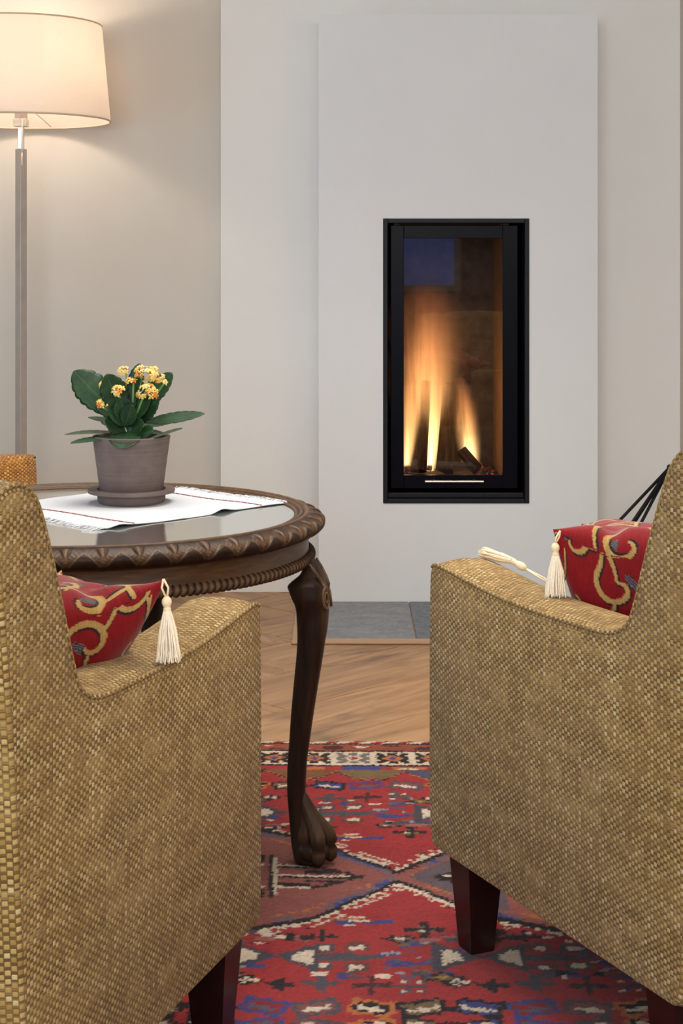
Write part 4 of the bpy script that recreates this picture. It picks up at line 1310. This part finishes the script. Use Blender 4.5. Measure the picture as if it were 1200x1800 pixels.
def tassel(root, p, hang, scale=1.0, seed=0, spread=1.0):
    """p = cushion corner (root space), hang = list of points from cord to skirt end, in root space"""
    r = random.Random(seed); hang = [Vector(h) for h in hang]
    o = empty('tassel', (0, 0, 0)); o.parent = root
    a, b, c = hang[0], hang[1], hang[2]       # cord end/head top, neck, skirt end
    cd = MB()
    for s in (-1, 1):
        off = Vector((.0025*s, .001*s, 0))
        cd.tube([Vector(p), (Vector(p)+a)*.5+off*1.4, a+off*.3], .0014, 6)
    cd.build('cord', M['thread'], o)
    ax = (b-a); hl = ax.length; q = ax.normalized().to_track_quat('Z', 'Y')
    hm = MB().lathe([(0, -.001), (.0030, 0), (.0054, hl*.2), (.0060, hl*.4), (.0050, hl*.62), (.0036, hl*.76), (.0044, hl*.82), (.0046, hl*.98), (.0044, hl*1.02), (0, hl*1.03)], 18)
    hm.v = [tuple(a+q @ Vector(x)) for x in hm.v]
    hm.build('tassel_head', M['thread'], o)
    sk = MB(); d = c-b; sl = d.length; qd = d.normalized().to_track_quat('Z', 'Y')
    for k in range(150):
        th = r.uniform(0, 2*PI); rr_ = math.sqrt(r.random())
        e = r.uniform(.92, 1.04); k1 = .0040*rr_; k2 = (.0145*rr_)*spread
        ct, s_ = math.cos(th), math.sin(th); j = r.uniform(-.0015, .0015)
        pts = [b+qd @ Vector((k1*ct, k1*s_, 0)), b+qd @ Vector(((k1*.5+k2*.55)*ct+j, (k1*.5+k2*.55)*s_, sl*.4)), b+qd @ Vector((k2*.9*ct-j, k2*.9*s_, sl*.75)), b+qd @ Vector((k2*ct+j, k2*s_+j, sl*e))]
        sk.tube(pts, [.0010, .0010, .0009, .0007], 4, cap=False)
    sk.build('skirt', M['thread_pale'] if seed % 2 else M['thread'], o, kind='stuff')
def cushion(chair, side, seed, ctr, rot, label, tassels, ears=None, warp=None, pw=6.0):
    """ctr in chair profile terms (w inward, t back, z); placed in world"""
    Rm = Matrix.Rotation(chair.rotation_euler.z, 4, 'Z')
    def toworld(w, t, z):
        x = w if side > 0 else -w
        v = Rm @ Vector((x*KS, -t*KS, 0)); return Vector((chair.location.x+v.x, chair.location.y+v.y, kz(z)))
    base = toworld(ctr[0], ctr[1], .45)
    root = empty('cushion', base, chair.rotation_euler.z, label, 'cushion', 'red scroll cushions on the armchairs')
    V, Q, C, UVv = cushion_mesh(seed, pw=pw)
    Rr = np.array(rot.to_matrix()) if hasattr(rot, 'to_matrix') else np.array(rot)
    if ears is not None: V = ears(V)
    V = (V*KS) @ Rr.T
    if side < 0: V[:, 0] *= -1; Q = Q[:, ::-1]
    V[:, 2] += KS*(ctr[2]-.45)
    if warp is not None: V = warp(V)
    me = bpy.data.meshes.new('cover'); me.from_pydata(V.tolist(), [], Q.tolist())
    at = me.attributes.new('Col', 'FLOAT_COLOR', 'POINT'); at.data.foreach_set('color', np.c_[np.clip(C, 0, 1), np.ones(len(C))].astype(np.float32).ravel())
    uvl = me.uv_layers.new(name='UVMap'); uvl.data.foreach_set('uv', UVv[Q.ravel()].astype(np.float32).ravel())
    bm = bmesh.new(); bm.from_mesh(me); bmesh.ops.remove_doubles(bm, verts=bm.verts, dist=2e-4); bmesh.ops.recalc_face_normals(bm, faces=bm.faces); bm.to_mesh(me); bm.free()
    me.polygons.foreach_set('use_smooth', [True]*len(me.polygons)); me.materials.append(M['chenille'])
    link('cover', me, root)
    inv = Matrix.Translation(base) @ Matrix.Rotation(chair.rotation_euler.z, 4, 'Z'); inv.invert()
    for i, (corner, pts, spread) in enumerate(tassels):
        loc = lambda p: inv @ toworld(*p)
        tassel(root, loc(corner), [loc(p) for p in pts], seed=seed+i, spread=spread)
    return root
from mathutils import Euler
# cushion frame: x = across (inward +), y = forward, z up; corner (-1, +1) points out over the arm
rotR = Euler((math.radians(4), math.radians(7), math.radians(50)))
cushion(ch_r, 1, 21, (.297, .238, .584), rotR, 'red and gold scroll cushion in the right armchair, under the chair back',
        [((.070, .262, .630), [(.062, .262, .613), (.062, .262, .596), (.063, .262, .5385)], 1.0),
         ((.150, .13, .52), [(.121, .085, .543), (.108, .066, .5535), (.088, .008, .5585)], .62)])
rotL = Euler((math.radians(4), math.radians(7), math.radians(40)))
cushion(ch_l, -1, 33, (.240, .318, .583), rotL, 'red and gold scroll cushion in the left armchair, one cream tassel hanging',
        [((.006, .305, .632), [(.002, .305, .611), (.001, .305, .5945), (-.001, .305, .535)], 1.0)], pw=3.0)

# ------------------------------------------------------------------ fan of black rods by the chimney
hold = empty('log_rack', (.93, 4.80, 0), 0, 'black metal rods fanning from one point between right armchair and wall', 'log rack')
apex = Vector((.955, 4.80, .435))
def rod(px, d=4.80):
    # rods run from the apex down to the floor ring
    end = Vector((px, d, .010))
    return MB().tube([tuple(apex-hold.location), tuple(end-hold.location)], .0048, 8).build('rod', M['black'], hold)
for x_, d_ in ((.553, 4.80), (.645, 4.73), (.698, 4.86), (.735, 4.80), (1.02, 4.66), (1.03, 4.93)): rod(x_, d_)
MB().lathe([(.004, -.016), (.009, -.012), (.009, .004), (.004, .008)], 16).build('collar', M['black'], hold, loc=tuple(apex-hold.location))
